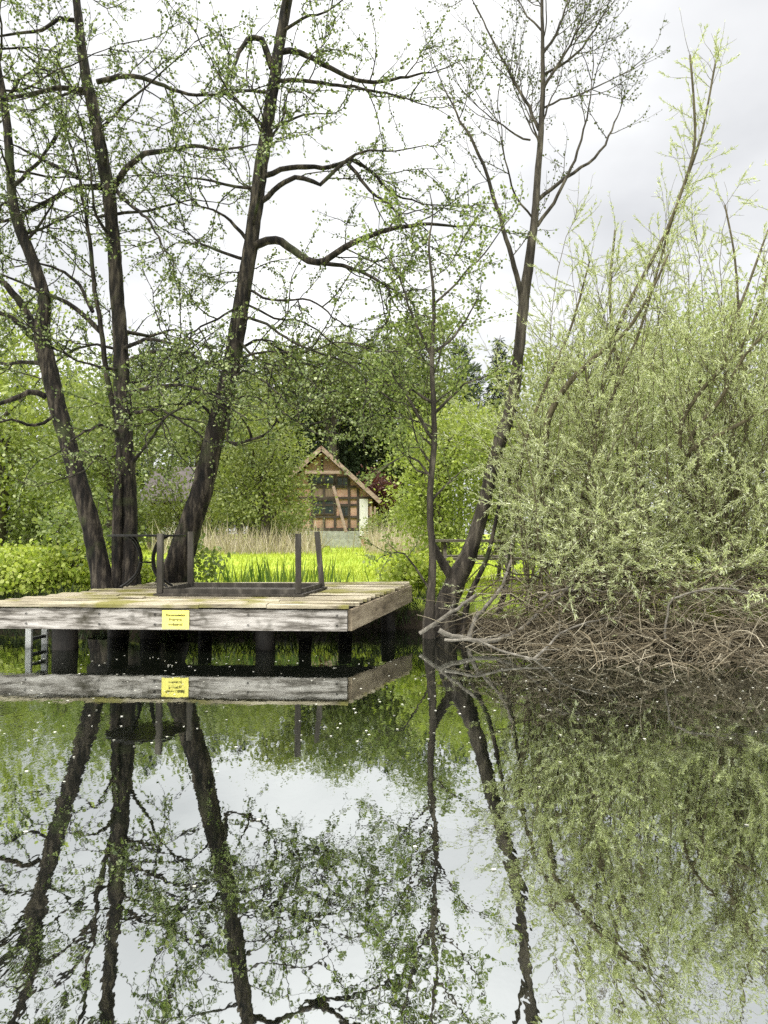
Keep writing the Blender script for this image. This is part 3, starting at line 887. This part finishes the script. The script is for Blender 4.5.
# round iron table
rtc = np.array([P(147, 560, 10.98)[0], 10.98])
rb = dz(rtc[1])
rt = root('round_garden_table', (rtc[0], rtc[1], rb), 'black wrought iron garden table with a round top and curved legs on the deck', 'table')
ro = np.array([rtc[0], rtc[1], rb])
m = MB()
a = np.linspace(0, 2 * math.pi, 40, endpoint=False)
ring = lambda r, z: np.stack([rtc[0] + r * np.cos(a), rtc[1] + r * np.sin(a), np.full(40, z)], -1)
zt = rb + .755
prof = [(.53, zt - .03), (.54, zt - .026), (.54, zt - .004), (.53, zt)]
for r_, z_ in prof: pass
vs = np.vstack([ring(r_, z_) for r_, z_ in prof])
fs = [[k * 40 + j, k * 40 + (j + 1) % 40, (k + 1) * 40 + (j + 1) % 40, (k + 1) * 40 + j] for k in range(3) for j in range(40)]
m.add(vs, fs); m.f.append((np.arange(40) + 120)[None]); m.f.append(np.arange(39, -1, -1)[None])
m.build('tabletop', M['iron'], rt, ro)
for ang in (22, 158, 202, 338):
    ca, sa_ = math.cos(R(ang)), math.sin(R(ang))
    pr = [(.36, 0), (.26, .07), (.14, .2), (.095, .36), (.12, .52), (.2, .66), (.31, .732)]
    q = smooth_path([[rtc[0] + r_ * ca, rtc[1] + r_ * sa_, rb + z_ + .012] for r_, z_ in pr], .04)
    m = MB(); m.tube(q, np.full(len(q), .017), sides=8); m.build('leg', M['iron'], rt, ro, True)
m = MB(); q = [[rtc[0] + .1 * math.cos(t), rtc[1] + .1 * math.sin(t), rb + .36] for t in np.linspace(0, 2 * math.pi, 25)]
m.tube(q, np.full(25, .011), sides=8); m.build('stretcher_ring', M['iron'], rt, ro, True)

# picnic table behind the forked tree
pb = root('picnic_table', (1.5, 14.2, gz(1.5, 14.2)), 'weathered picnic table half hidden behind the forked tree', 'picnic table')
po = np.array([1.5, 14.2, float(gz(1.5, 14.2))])
m = MB()
for k in range(4): m.box(po + [.15, -.3 + k * .2, .76], [1.5, .185, .045])
m.build('tabletop', M['bench_wood'], pb, po)
for s in (-1, 1):
    m = MB(); m.box(po + [.15, s * .75, .45], [1.5, .26, .045]); m.build('seat', M['bench_wood'], pb, po)
for sx in (-.4, .7):
    for s in (-1, 1):
        m = MB(); m.beam(po + [sx, s * .62, 0], po + [sx, s * .18, .73], .06, .1); m.build('leg', M['bench_wood'], pb, po)
    m = MB(); m.box(po + [sx + .07, 0, .39], [.05, 1.7, .09]); m.build('cross_bar', M['bench_wood'], pb, po)

# ------------------------------------------------------------------ barn
HY = 45.0
hb = P(322, 545, HY)
hz = float(gz(hb[0], HY))
s_ = HY / 768
barn = root('half_timbered_barn', (hb[0], HY, hz), 'small half timbered brick barn with steep brown gable across the meadow', 'barn')
ho = np.array([0., 0, 0])


def hp(px, py, d=0.0):
    q = P(px, py, HY)
    return np.array([q[0] - hb[0], d, q[2] - hz])


ridge, eav, wz = hp(322, 450)[2], hp(380, 503), hp(359, 540)[0]
wl = 2.9
slope = (ridge - eav[2]) / eav[0]
zw = ridge - .15 - slope * wl
DEP = 9
m = MB()
v = np.array([[-wl, 0, -.3], [wl, 0, -.3], [wl, 0, zw], [0, 0, ridge - .15], [-wl, 0, zw]])
m.add(np.vstack([v, v + [0, DEP, 0]]), [[0, 1, 6, 5], [1, 2, 7, 6], [4, 0, 5, 9]])
m.f.append(np.array([[4, 3, 2, 1, 0]])); m.f.append(np.array([[5, 6, 7, 8, 9]]))
m.build('wall', M['brick'], barn, ho)
m = MB()
for sx in (-1, 1):
    a0, a1 = np.array([0, 0, ridge]), np.array([sx * eav[0], 0, eav[2]])
    q = np.array([a0, a1, a1 + [0, 0, .16], a0 + [0, 0, .2]])
    q = np.vstack([q + [0, -.62, 0], q + [0, DEP + .4, 0]])
    m.add(q, [[0, 1, 2, 3], [7, 6, 5, 4], [0, 4, 5, 1], [1, 5, 6, 2], [2, 6, 7, 3], [3, 7, 4, 0]])
roof = m.build('roof', M['tile'], barn, ho)
for sx in (-1, 1):
    m = MB(); m.beam([0, -.66, ridge - .02], [sx * (eav[0] + .03), -.66, eav[2] - .02], .05, .26, up=(0, 1, 0)) if False else m.beam([sx * .02, -.66, ridge + .02], [sx * (eav[0] + .03), -.66, eav[2] + .02], .05, .24)
    m.build('bargeboard', M['barge'], barn, ho)
m = MB()
for px in (312, 324, 335, 349, 358):
    x = hp(px, 500)[0]; zt_ = min(hp(0, 473)[2] if abs(x) < 1.0 else 99, ridge - .3 - slope * abs(x))
    m.box([x, -.02, zt_ / 2], [.14, .1, zt_])
for py, x0, x1 in ((487, -2.0, 2.0), (498, -2.6, wl), (505, -2.8, wl), (517, -2.8, wl), (529, -2.8, wl)):
    z = hp(0, py)[2]; m.box([(x0 + x1) / 2, -.026, z], [x1 - x0, .1, .13])
m.box([0, -.03, (ridge + hp(0, 473)[2]) / 2 - .2], [.12, .1, ridge - hp(0, 473)[2] - .5])
m.build('timber_frame', M['timber'], barn, ho)
m = MB(); m.box([hp(324, 473)[0], -.5, hp(0, 473)[2]], [2.1, .14, .18]); m.build('tie_beam', M['barge'], barn, ho)
m = MB(); q0, q1 = hp(318, 470), hp(335, 498); m.box([(q0[0] + q1[0]) / 2 - .2, -.012, (q0[2] + q1[2]) / 2 - .2], [1.15, .06, 1.1]); m.build('boarding', M['boards'], barn, ho)
for (xa, ya, xb, yb) in ((309, 475, 334, 484), (337, 477, 348, 486), (340, 506, 348.5, 516), (313, 500, 334, 514)):
    q0, q1 = hp(xa, yb), hp(xb, ya)
    cx_, cz_, ww, hh = (q0[0] + q1[0]) / 2, (q0[2] + q1[2]) / 2, q1[0] - q0[0], q1[2] - q0[2]
    m = MB()
    for ddx in (-1, 1): m.box([cx_ + ddx * ww / 2, -.06, cz_], [.07, .1, hh + .07])
    for ddz in (-1, 1): m.box([cx_, -.061, cz_ + ddz * hh / 2], [ww - .07, .1, .07])
    m.box([cx_, -.058, cz_], [.04, .08, hh - .07])
    wnd = m.build('window', M['timber'], barn, ho)
    m = MB(); m.box([cx_, -.045, cz_], [ww, .03, hh]); m.build('pane', M['pane'], wnd, ho)
q0, q1 = hp(359.5, 536), hp(368, 499)
m = MB(); m.box([(q0[0] + q1[0]) / 2, -.1, (q0[2] + q1[2]) / 2], [q1[0] - q0[0], .08, q1[2] - q0[2]]); m.build('door', M['white'], barn, ho)
for px in (371, 375):
    m = MB(); m.box([hp(px, 520)[0], -.4, 1.15], [.12, .12, 2.3]); m.build('post', M['barge'], barn, ho)
m = MB(); q1 = hp(359, 531); m.box([0, -.07, q1[2] / 2], [2 * q1[0], .14, q1[2]]); m.build('plinth', M['stone'], barn, ho)
p0, p1 = hp(334, 487), hp(347, 532)
m = MB(); m.beam([0, -.55, p0[2]], [p1[0] - p0[0], -1.1, p1[2]], .12, .12)
pole = m.build('wooden_pole', M['barge'], None); pole.location = (hb[0] + p0[0], HY, hz)
tag(pole, 'pale wooden pole leaning against the barn gable', 'pole')
q0 = P(330, 546, 41); q1 = P(361, 538, 41)
gzz = float(gz(q0[0], 41))
m = MB(); m.box([(q0[0] + q1[0]) / 2, 41.3, gzz + .2], [q1[0] - q0[0], .5, .5])
for e in (-1, 1): m.box([(q0[0] + q1[0]) / 2 + e * ((q1[0] - q0[0]) / 2 - .1), 41.3, gzz + .49], [.2, .5, .08])
tag(m.build('stone_trough', M['stone'], None), 'low pale stone trough on the grass before the barn', 'trough')

# shed
sb = P(172, 540, 40); szz = float(gz(sb[0], 40))
shed = root('garden_shed', (sb[0], 40, szz), 'pale garden shed with pinkish grey roof glimpsed between the alder trunks', 'shed')
m = MB(); m.box([0, 1.5, 1.2], [2.6, 3, 2.5]); m.build('wall', M['boards'], shed, ho)
m = MB()
q = np.array([[-1.7, -.5, 2.4], [1.7, -.5, 2.4], [1.7, 2.6, 4.4], [-1.7, 2.6, 4.4]])
m.add(np.vstack([q, q + [0, 0, .12]]), [[3, 2, 1, 0], [4, 5, 6, 7], [0, 1, 5, 4], [1, 2, 6, 5], [2, 3, 7, 6], [3, 0, 4, 7]])
m.build('roof', M['slate'], shed, ho)
for px in (-.9, .2, .9):
    m = MB(); m.box([px, -.35, 1.15], [.12, .12, 2.3]); m.build('post', M['white'], shed, ho)
m = MB(); m.box([-.2, -.02, .6], [1.0, .06, 1.1]); m.build('door', M['white'], shed, ho)


# ------------------------------------------------------------------ background trees and bushes
def leafy(name, label, cat, loc, lobes, n, size, mat, seed, trunk=(.15, 2.0), group=None, clumps=60, fuzz=.22, shape=CLUMP):
    """lobes: (dx, dy, z, rx, ry, rz); leaves gather in clumps over the lobes, with gaps between"""
    rg = np.random.default_rng(seed)
    loc = np.array([loc[0], loc[1], float(gz(loc[0], loc[1]))])
    rt = root(name, loc, label, cat, group)
    m = MB()
    tr, th = trunk
    q = smooth_path([[0, 0, -.15], [rg.normal(0, .05 * th), 0, th * .5], [rg.normal(0, .08 * th), rg.normal(0, .05 * th), th]], .5)
    m.tube(q, np.linspace(tr * 1.3, tr * .5, len(q)), rough=.05, rng=rg)
    vol = np.array([l[3] * l[4] * l[5] for l in lobes]) ** .67
    for (dx, dy, z, rx, ry, rz) in lobes:
        for k in range(5):
            u = unit(rg.normal(0, 1, 3)); u[2] = abs(u[2]) * .8
            e = np.array([dx, dy, z]) + u * np.array([rx, ry, rz]) * .75
            s = q[int(len(q) * rg.uniform(.35, .95))]
            b = smooth_path([s, s * .5 + e * .5 + [0, 0, .1 * th], e], .5)
            m.tube(b, np.linspace(tr * .35, .012, len(b)))
    m.build('trunk', M['bark_far'], rt, (0, 0, 0), True)
    L = np.array(lobes)
    ci = rg.choice(len(lobes), clumps, p=vol / vol.sum())
    u = rg.normal(0, 1, (clumps, 3)); u /= np.linalg.norm(u, axis=1)[:, None]
    rad = rg.uniform(.35, 1.05, clumps) ** .6
    cc = L[ci, :3] + u * L[ci, 3:] * rad[:, None]
    csz = (L[ci, 3:].mean(1)) * rg.uniform(.5, 1.3, clumps) * fuzz
    w = csz ** 2
    li = rg.choice(clumps, n, p=w / w.sum())
    off = rg.normal(0, 1, (n, 3)); 
    p = cc[li] + off * csz[li][:, None] * np.array([1.1, 1.1, .75])
    p[:, 2] = np.maximum(p[:, 2], .03)
    d = u[li] * .6 + rg.normal(0, .7, (n, 3)) + [0, 0, .1]
    lv = MB(); lv.leaves(p, d, size, rg, shape, .35, face=unit(np.array([0, -.3, 1.])))
    lv.build('crown', mat, rt)
    return rt


def at(px, Y):
    return ((px - 384) / 768 * Y, Y)


# bushes along the near bank
BG = 'leafy bushes on the bank by the deck'
for i, (px, Y, h, wd, lab) in enumerate([
        (-45, 12.9, .75, .8, 'bright leafy bush at the very edge of the bank, last of the row'),
        (5, 13.3, .75, .75, 'bright green nettle bush at the pond edge behind the ladder'),
        (35, 13.0, .7, .6, 'low bright green bush on the bank beside the ladder end of the deck'),
        (70, 13.2, .75, .6, 'bright green bush touching the outer alder trunk'),
        (150, 13.6, .55, .5, 'low green bush between the middle and the thick alder trunks'),
        (412, 12.7, .6, .45, 'small thin leaved bush behind the far deck corner')]):
    x, y = at(px, Y); h *= (.62, .8, .58, .85, .7, .8)[i]
    leafy('nettle_bush', lab, 'bush', (x, y), [(0, 0, h * .55, wd, .5, h * .5), (wd * .4, .1, h * .4, wd * .6, .4, h * .4), (-wd * .3, -.1, h * .8, wd * .3, .3, h * .5), (wd * .15, 0, h * .95, wd * .22, .25, h * .45)], 2300, .07, M['nettle_leaf'], 50 + i, (.015, h * .7), BG, 46, .42, ALDER)
for i, (px, Y, h, lab) in enumerate([(100, 12.7, 1.7, 'tall loose sapling growing up against the alder trunks'), (60, 13.4, 1.4, 'thin leafy sapling above the bright bushes'), (196, 12.6, .8, 'small leafy sapling at the foot of the thick alder')]):
    x, y = at(px, Y)
    leafy('sapling', lab, 'sapling', (x, y), [(0, 0, h * .6, .35, .3, h * .4)], 500, .07, M['young_leaf'], 60 + i, (.012, h * .9), 'saplings around the alders', 24, .35, ALDER)

for i, (px, Y, h, wd, lab) in enumerate([
        (560, 14.2, 1.1, 1.0, 'low grey green scrub behind the broad willow near the picnic table'),
        (650, 14.4, 1.2, 1.1, 'low grey green scrub between the two front willows'),
        (740, 14.2, 1.1, 1.1, 'low grey green scrub behind the slanting willow stems'),
        (830, 14.0, 1.1, 1.1, 'low grey green scrub at the end of the willow row')]):
    x, y = at(px, Y)
    leafy('scrub_bush', lab, 'bush', (x, y), [(0, 0, h * .5, wd, .5, h * .5), (wd * .5, .2, h * .6, wd * .6, .4, h * .4)], 3200, .085, M['sage_leaf'], 250 + i, (.02, h * .8), 'low scrub behind the willows', 70, .3)

# middle distance
T = [
    ('broadleaf_tree', 'tall bright green tree at the meadow edge nearest the outer alder', at(-5, 45), [(0, 0, 8.6, 6, 4.0, 5.4), (3.3, .5, 5.3, 4.1, 3, 3.6), (-5, 0, 5.8, 4.3, 3, 4.6)], 13000, .33, 'bright_leaf', (.4, 7.5)),
    ('willow_tree', 'rounded grey green willow low behind the outer alder trunk', at(72, 46), [(0, 0, 2.2, 3.1, 2.2, 2.3), (1.1, 0, 4.2, 1.9, 1.9, 1.7)], 7500, .23, 'sage_leaf', (.12, 1.5)),
    ('willow_bush', 'wide grey green willow bush beside the meadow far from the barn', at(5, 47), [(0, 0, 1.2, 3.6, 2.2, 1.3), (-2.8, 0, 1.9, 2.4, 2, 1.7)], 6000, .22, 'sage_leaf', (.1, .9)),
    ('broadleaf_tree', 'mid green tree rising behind the middle alder trunk', at(120, 34), [(0, 0, 5.4, 2.6, 2.2, 3.6), (-1.6, 0, 3.4, 2.2, 2, 2.4)], 9000, .2, 'mid_leaf', (.25, 5)),
    ('broadleaf_tree', 'mid green tree behind the thick alder trunk and the shed', at(205, 52), [(0, 0, 8.2, 3.4, 3, 4.4), (2.5, 0, 6.2, 2.6, 2, 3.4)], 9000, .26, 'mid_leaf', (.3, 7)),
    ('field_maple', 'rounded yellow green tree standing beside the barn', at(261, 33), [(0, 0, 4.2, 1.7, 1.6, 2.2), (.3, 0, 2.2, 2.0, 1.6, 1.8), (-1.0, 0, 2.8, 1.4, 1.3, 1.8)], 11000, .15, 'olive_leaf', (.2, 3.5)),
    ('broadleaf_tree', 'bright yellow green tree past the barn with foliage to the ground', at(446, 27), [(0, 0, 2.8, 1.5, 1.5, 2.6), (.9, 0, 4.0, 1.3, 1.3, 1.6), (-.6, 0, 1.7, 1.0, 1.2, 1.6)], 12000, .14, 'bright_leaf', (.2, 3.5)),
    ('broadleaf_tree', 'tall mid green tree behind the bright yellow green tree', at(425, 56), [(0, 0, 12.5, 3.0, 3, 4.6), (-2.5, 0, 9.5, 2.8, 3, 4)], 9000, .3, 'mid_leaf', (.4, 11)),
    ('broadleaf_tree', 'soft green tree crown above the barn ridge before the dark spruces', at(340, 55), [(0, 0, 12.0, 2.8, 2.4, 2.6), (-2.2, 0, 11.0, 2, 2, 2)], 6500, .26, 'mid_leaf', (.3, 11)),
    ('broadleaf_tree', 'soft green tree standing between the rounded tree and the spruces', at(285, 56), [(0, 0, 11.2, 2.8, 2.4, 3.0), (.8, 0, 8.4, 2.2, 2, 2)], 6500, .26, 'olive_leaf', (.3, 10)),
    ('broadleaf_tree', 'olive green tree behind the forked waterside tree', at(500, 30), [(0, 0, 4.0, 2.3, 2, 3.4), (1.5, 0, 5.4, 2.0, 2, 2.4)], 9000, .19, 'olive_leaf', (.25, 5)),
    ('broadleaf_tree', 'pale green tree standing far behind the broad willow', at(600, 32), [(0, 0, 5.0, 3.0, 2.5, 4.2), (2, 0, 6.5, 2.4, 2, 3.0)], 9500, .2, 'sage_leaf', (.25, 6)),
    ('broadleaf_tree', 'pale green tree behind the willow with slanting stems', at(720, 30), [(0, 0, 5.5, 3.0, 2.5, 4.4), (2.6, 0, 7.0, 2.6, 2, 3.6), (-1.5, 0, 7.0, 1.8, 2, 2.6)], 9500, .2, 'sage_leaf', (.25, 6)),
    ('broadleaf_tree', 'mid green tree at the end of the row behind the willows', at(850, 30), [(0, 0, 5.5, 3.2, 2.5, 4.6), (2.6, 0, 7.0, 2.6, 2, 3.6)], 6500, .22, 'mid_leaf', (.25, 6)),
    ('copper_beech', 'dark reddish brown bush beside the barn roof', at(374, 49), [(0, 0, 2.6, 1.1, 1, 1.9), (.6, 0, 3.3, .9, 1, 1.2)], 4000, .17, 'copper_leaf', (.12, 2.6)),
    ('hedge_bush', 'olive bush low beside the barn trough behind the reeds', at(388, 41), [(0, 0, 1.0, 1.3, 1, 1.1)], 3500, .14, 'olive_leaf', (.08, 1)),
    ('hedge_bush', 'dark green bush between the round tree and the barn wall', at(284, 40), [(0, 0, 1.2, 1.2, 1, 1.3)], 3500, .14, 'mid_leaf', (.08, 1.2)),
    ('hedge_bush', 'olive bush on the meadow between the shed and the reeds', at(185, 36), [(-.4, 0, 1.5, 1.3, 1, 1.5), (1.2, 0, 1.6, 1, 1, 1.2), (-.9, 0, 3.0, .8, .8, 1.0)], 4500, .15, 'olive_leaf', (.08, 1.2)),
    ('hedge_bush', 'green bush under the tree behind the middle alder', at(110, 38), [(0, 0, 1.5, 2.4, 1.2, 1.5)], 4500, .16, 'mid_leaf', (.08, 1.4)),
    ('broadleaf_tree', 'wide mid green tree far behind the bright green meadow tree', at(30, 58), [(0, 0, 9.5, 5.6, 3, 6.5), (-5, 0, 7.5, 4.4, 3, 5.6), (3.8, 0, 6.3, 3.1, 3, 4.4)], 9500, .34, 'mid_leaf', (.35, 6)),
    ('broadleaf_tree', 'bright green tree far out past the end of the bank', at(-150, 30), [(0, 0, 5.4, 4, 3, 4), (-3, 0, 4.4, 3, 3, 3)], 7000, .24, 'mid_leaf', (.3, 5)),
]
for i, (nm, lab, loc, lobes, n, size, mt, tr) in enumerate(T):
    leafy(nm, lab, nm.replace('_', ' ').split()[-1] if nm != 'copper_beech' else 'bush', loc, lobes, n, size, M[mt], 80 + i, tr,
          'trees and bushes round the meadow', clumps=46 * len(lobes), fuzz=.24)


# conifers
def conifer(seed, H, kind):
    rg = np.random.default_rng(seed)
    rt = bpy.data.objects.new('spruce_tree' if kind == 'spruce' else 'pine_tree', None); COL.objects.link(rt)
    m = MB(); q = np.array([[rg.normal(0, .03) * k, rg.normal(0, .03) * k, H * k / 8] for k in range(9)]); q[0, 2] = -.3
    m.tube(q, np.linspace(.24, .03, 9), rough=.04, rng=rg)
    pos, dr = [], []
    z0 = .06 * H if kind == 'spruce' else .45 * H
    z = z0
    while z < H * .985:
        f = (z - z0) / (H - z0)
        R_ = (2.9 * (1 - f) ** .85 + .12) if kind == 'spruce' else 2.3 * math.sin(math.pi * min(1, f * .8 + .22)) * rg.uniform(.7, 1.2) + .2
        for k in range(rg.integers(5, 9)):
            a = rg.uniform(0, 6.283); Lb = R_ * rg.uniform(.65, 1.15)
            dz_ = -.28 if kind == 'spruce' else .35
            d = np.array([math.cos(a), math.sin(a), dz_ * (1 - f * .9)])
            e = np.array([0, 0, z]) + d * Lb
            m.tube([[0, 0, z], [0, 0, z] + d * Lb * .5 + [0, 0, .05 * Lb], e], [.035, .02, .008], sides=3)
            ns = max(6, int(Lb * 20))
            t = rg.uniform(.12, 1, ns) ** .8
            pp = np.array([0, 0, z]) + d[None] * Lb * t[:, None] + rg.normal(0, .1, (ns, 3))
            pos.append(pp)
            dr.append(d[None] * .7 + rg.normal(0, .5, (ns, 3)) + [0, 0, -.35 if kind == 'spruce' else .25])
        z += rg.uniform(.22, .42) * (1 if kind == 'spruce' else 1.1)
    m.build('trunk', M['bark_far'], rt, (0, 0, 0), True)
    lv = MB(); lv.leaves(np.concatenate(pos), np.concatenate(dr), .5 if kind == 'spruce' else .42, rg, SPRAY, .3)
    lv.build('crown', M['needle'] if kind == 'spruce' else M['pine_needle'], rt)
    return rt


protos = {('spruce', 0): conifer(200, 17, 'spruce'), ('spruce', 1): conifer(201, 16, 'spruce'), ('pine', 0): conifer(202, 17, 'pine'), ('pine', 1): conifer(203, 16, 'pine')}
used = set()
CON = [(150, 62, 'pine', 1.0), (185, 66, 'pine', 1.05), (215, 60, 'spruce', .9), (240, 68, 'pine', 1.08), (268, 62, 'spruce', .95), (292, 70, 'pine', 1.02), (312, 58, 'spruce', .85),
       (335, 64, 'spruce', .98), (352, 60, 'spruce', .9), (372, 66, 'pine', 1.12), (388, 60, 'spruce', .98), (402, 70, 'pine', 1.2), (420, 64, 'spruce', 1.0), (460, 66, 'pine', 1.1), (500, 66, 'spruce', 1.05),
       (560, 68, 'pine', 1.05), (620, 68, 'spruce', 1.0), (690, 68, 'pine', 1.0), (110, 64, 'spruce', .95), (70, 66, 'pine', .95), (20, 64, 'spruce', .9), (-40, 66, 'pine', .9),
       (250, 80, 'spruce', 1.1), (325, 80, 'spruce', 1.1), (380, 82, 'spruce', 1.15), (190, 80, 'spruce', 1.1), (290, 78, 'spruce', 1.12), (355, 76, 'spruce', 1.1), (130, 80, 'spruce', 1.05), (430, 80, 'spruce', 1.15),
       (304, 54, 'spruce', .62), (345, 56, 'spruce', .66), (366, 57, 'spruce', .7), (285, 56, 'spruce', .66)]
WHERE = {'spruce': 'dark spruce in the wood rising behind the barn', 'pine': 'grey green pine with open crown in the wood behind the barn'}
for i, (px, Y, kind, s) in enumerate(CON):
    key = (kind, i % 2)
    o = protos[key] if key not in used else copy_tree(protos[key])
    used.add(key)
    x, y = at(px, Y)
    o.location = (x, y, float(gz(x, y))); o.scale = (s * .95, s * .95, s); o.rotation_euler = (0, 0, i * 1.7)
    tag(o, WHERE[kind], kind, 'spruces in the wood behind the barn' if kind == 'spruce' else 'pines in the wood behind the barn')

# ------------------------------------------------------------------ sky, sun, camera
sun_dir = Vector((-.45, -.62, 1.0)).normalized()
W = bpy.data.worlds.new("World"); SC.world = W; W.use_nodes = True
nt = W.node_tree; N = nt.nodes; L = nt.links; N.clear()
sky = N.new('ShaderNodeTexSky'); sky.sky_type = 'NISHITA'; sky.sun_disc = False
sky.sun_elevation = math.asin(sun_dir.z); sky.sun_rotation = math.atan2(sun_dir.x, sun_dir.y)
bg1 = N.new('ShaderNodeBackground'); bg1.inputs[1].default_value = .1; L.new(sky.outputs[0], bg1.inputs[0])
tc = N.new('ShaderNodeTexCoord'); sp_ = N.new('ShaderNodeSeparateXYZ'); L.new(tc.outputs['Generated'], sp_.inputs[0])


def mth(op, a, b=None):
    n = N.new('ShaderNodeMath'); n.operation = op
    for i, q in enumerate((a, b)):
        if q is None: continue
        if isinstance(q, (int, float)): n.inputs[i].default_value = q
        else: L.new(q, n.inputs[i])
    return n.outputs[0]


zc_ = mth('MAXIMUM', sp_.outputs[2], 0.0)
den = mth('ADD', zc_, .22)
cb = N.new('ShaderNodeCombineXYZ'); L.new(mth('DIVIDE', sp_.outputs[0], den), cb.inputs[0]); L.new(mth('DIVIDE', sp_.outputs[1], den), cb.inputs[1])
cn = N.new('ShaderNodeTexNoise'); cn.inputs['Scale'].default_value = 1.15; cn.inputs['Detail'].default_value = 7; cn.inputs['Roughness'].default_value = .5
mpw = N.new('ShaderNodeMapping'); mpw.inputs['Location'].default_value = (3.1, 1.7, 0); L.new(cb.outputs[0], mpw.inputs[0]); L.new(mpw.outputs[0], cn.inputs['Vector'])
cr = ramp(N, [(.28, (.5, .507, .52)), (.47, (.68, .684, .69)), (.7, (1, 1, .99))])
L.new(mth('SUBTRACT', cn.outputs[0], mth('MULTIPLY', sp_.outputs[0], .14)), cr.inputs[0])
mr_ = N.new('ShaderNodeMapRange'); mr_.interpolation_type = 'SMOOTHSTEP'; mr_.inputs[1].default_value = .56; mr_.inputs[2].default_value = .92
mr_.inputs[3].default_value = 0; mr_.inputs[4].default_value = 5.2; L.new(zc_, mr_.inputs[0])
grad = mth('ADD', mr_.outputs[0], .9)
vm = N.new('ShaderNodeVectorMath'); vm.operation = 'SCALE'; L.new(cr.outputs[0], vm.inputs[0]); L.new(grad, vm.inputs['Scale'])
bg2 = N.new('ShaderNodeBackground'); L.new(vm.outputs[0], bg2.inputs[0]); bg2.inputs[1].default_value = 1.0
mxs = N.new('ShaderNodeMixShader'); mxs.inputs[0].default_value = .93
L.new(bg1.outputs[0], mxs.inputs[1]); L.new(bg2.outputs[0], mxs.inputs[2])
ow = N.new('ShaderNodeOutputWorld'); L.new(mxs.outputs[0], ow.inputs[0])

sl_ = bpy.data.lights.new('sun', 'SUN'); sl_.energy = 1.5; sl_.angle = R(12); sl_.color = (1, .96, .88)
so_ = bpy.data.objects.new('sun', sl_); COL.objects.link(so_)
so_.rotation_euler = sun_dir.to_track_quat('Z', 'Y').to_euler(); so_.location = (-20, -20, 40)

cam = bpy.data.cameras.new('camera'); cam.sensor_fit = 'VERTICAL'; cam.sensor_height = 36; cam.lens = 27
cam.clip_end = 3000; cam.clip_start = .05
co = bpy.data.objects.new('camera', cam); COL.objects.link(co)
co.location = (0, 0, CAM_H); co.rotation_euler = (R(90) + PITCH, 0, 0)
SC.camera = co
vs_ = SC.view_settings
vs_.view_transform = 'Standard'; vs_.look = 'None'; vs_.exposure = .7; vs_.gamma = 1; vs_.use_curve_mapping = False
SC.cycles.max_bounces = 6; SC.cycles.diffuse_bounces = 3; SC.cycles.glossy_bounces = 3; SC.cycles.transmission_bounces = 4
SC.cycles.use_denoising = False
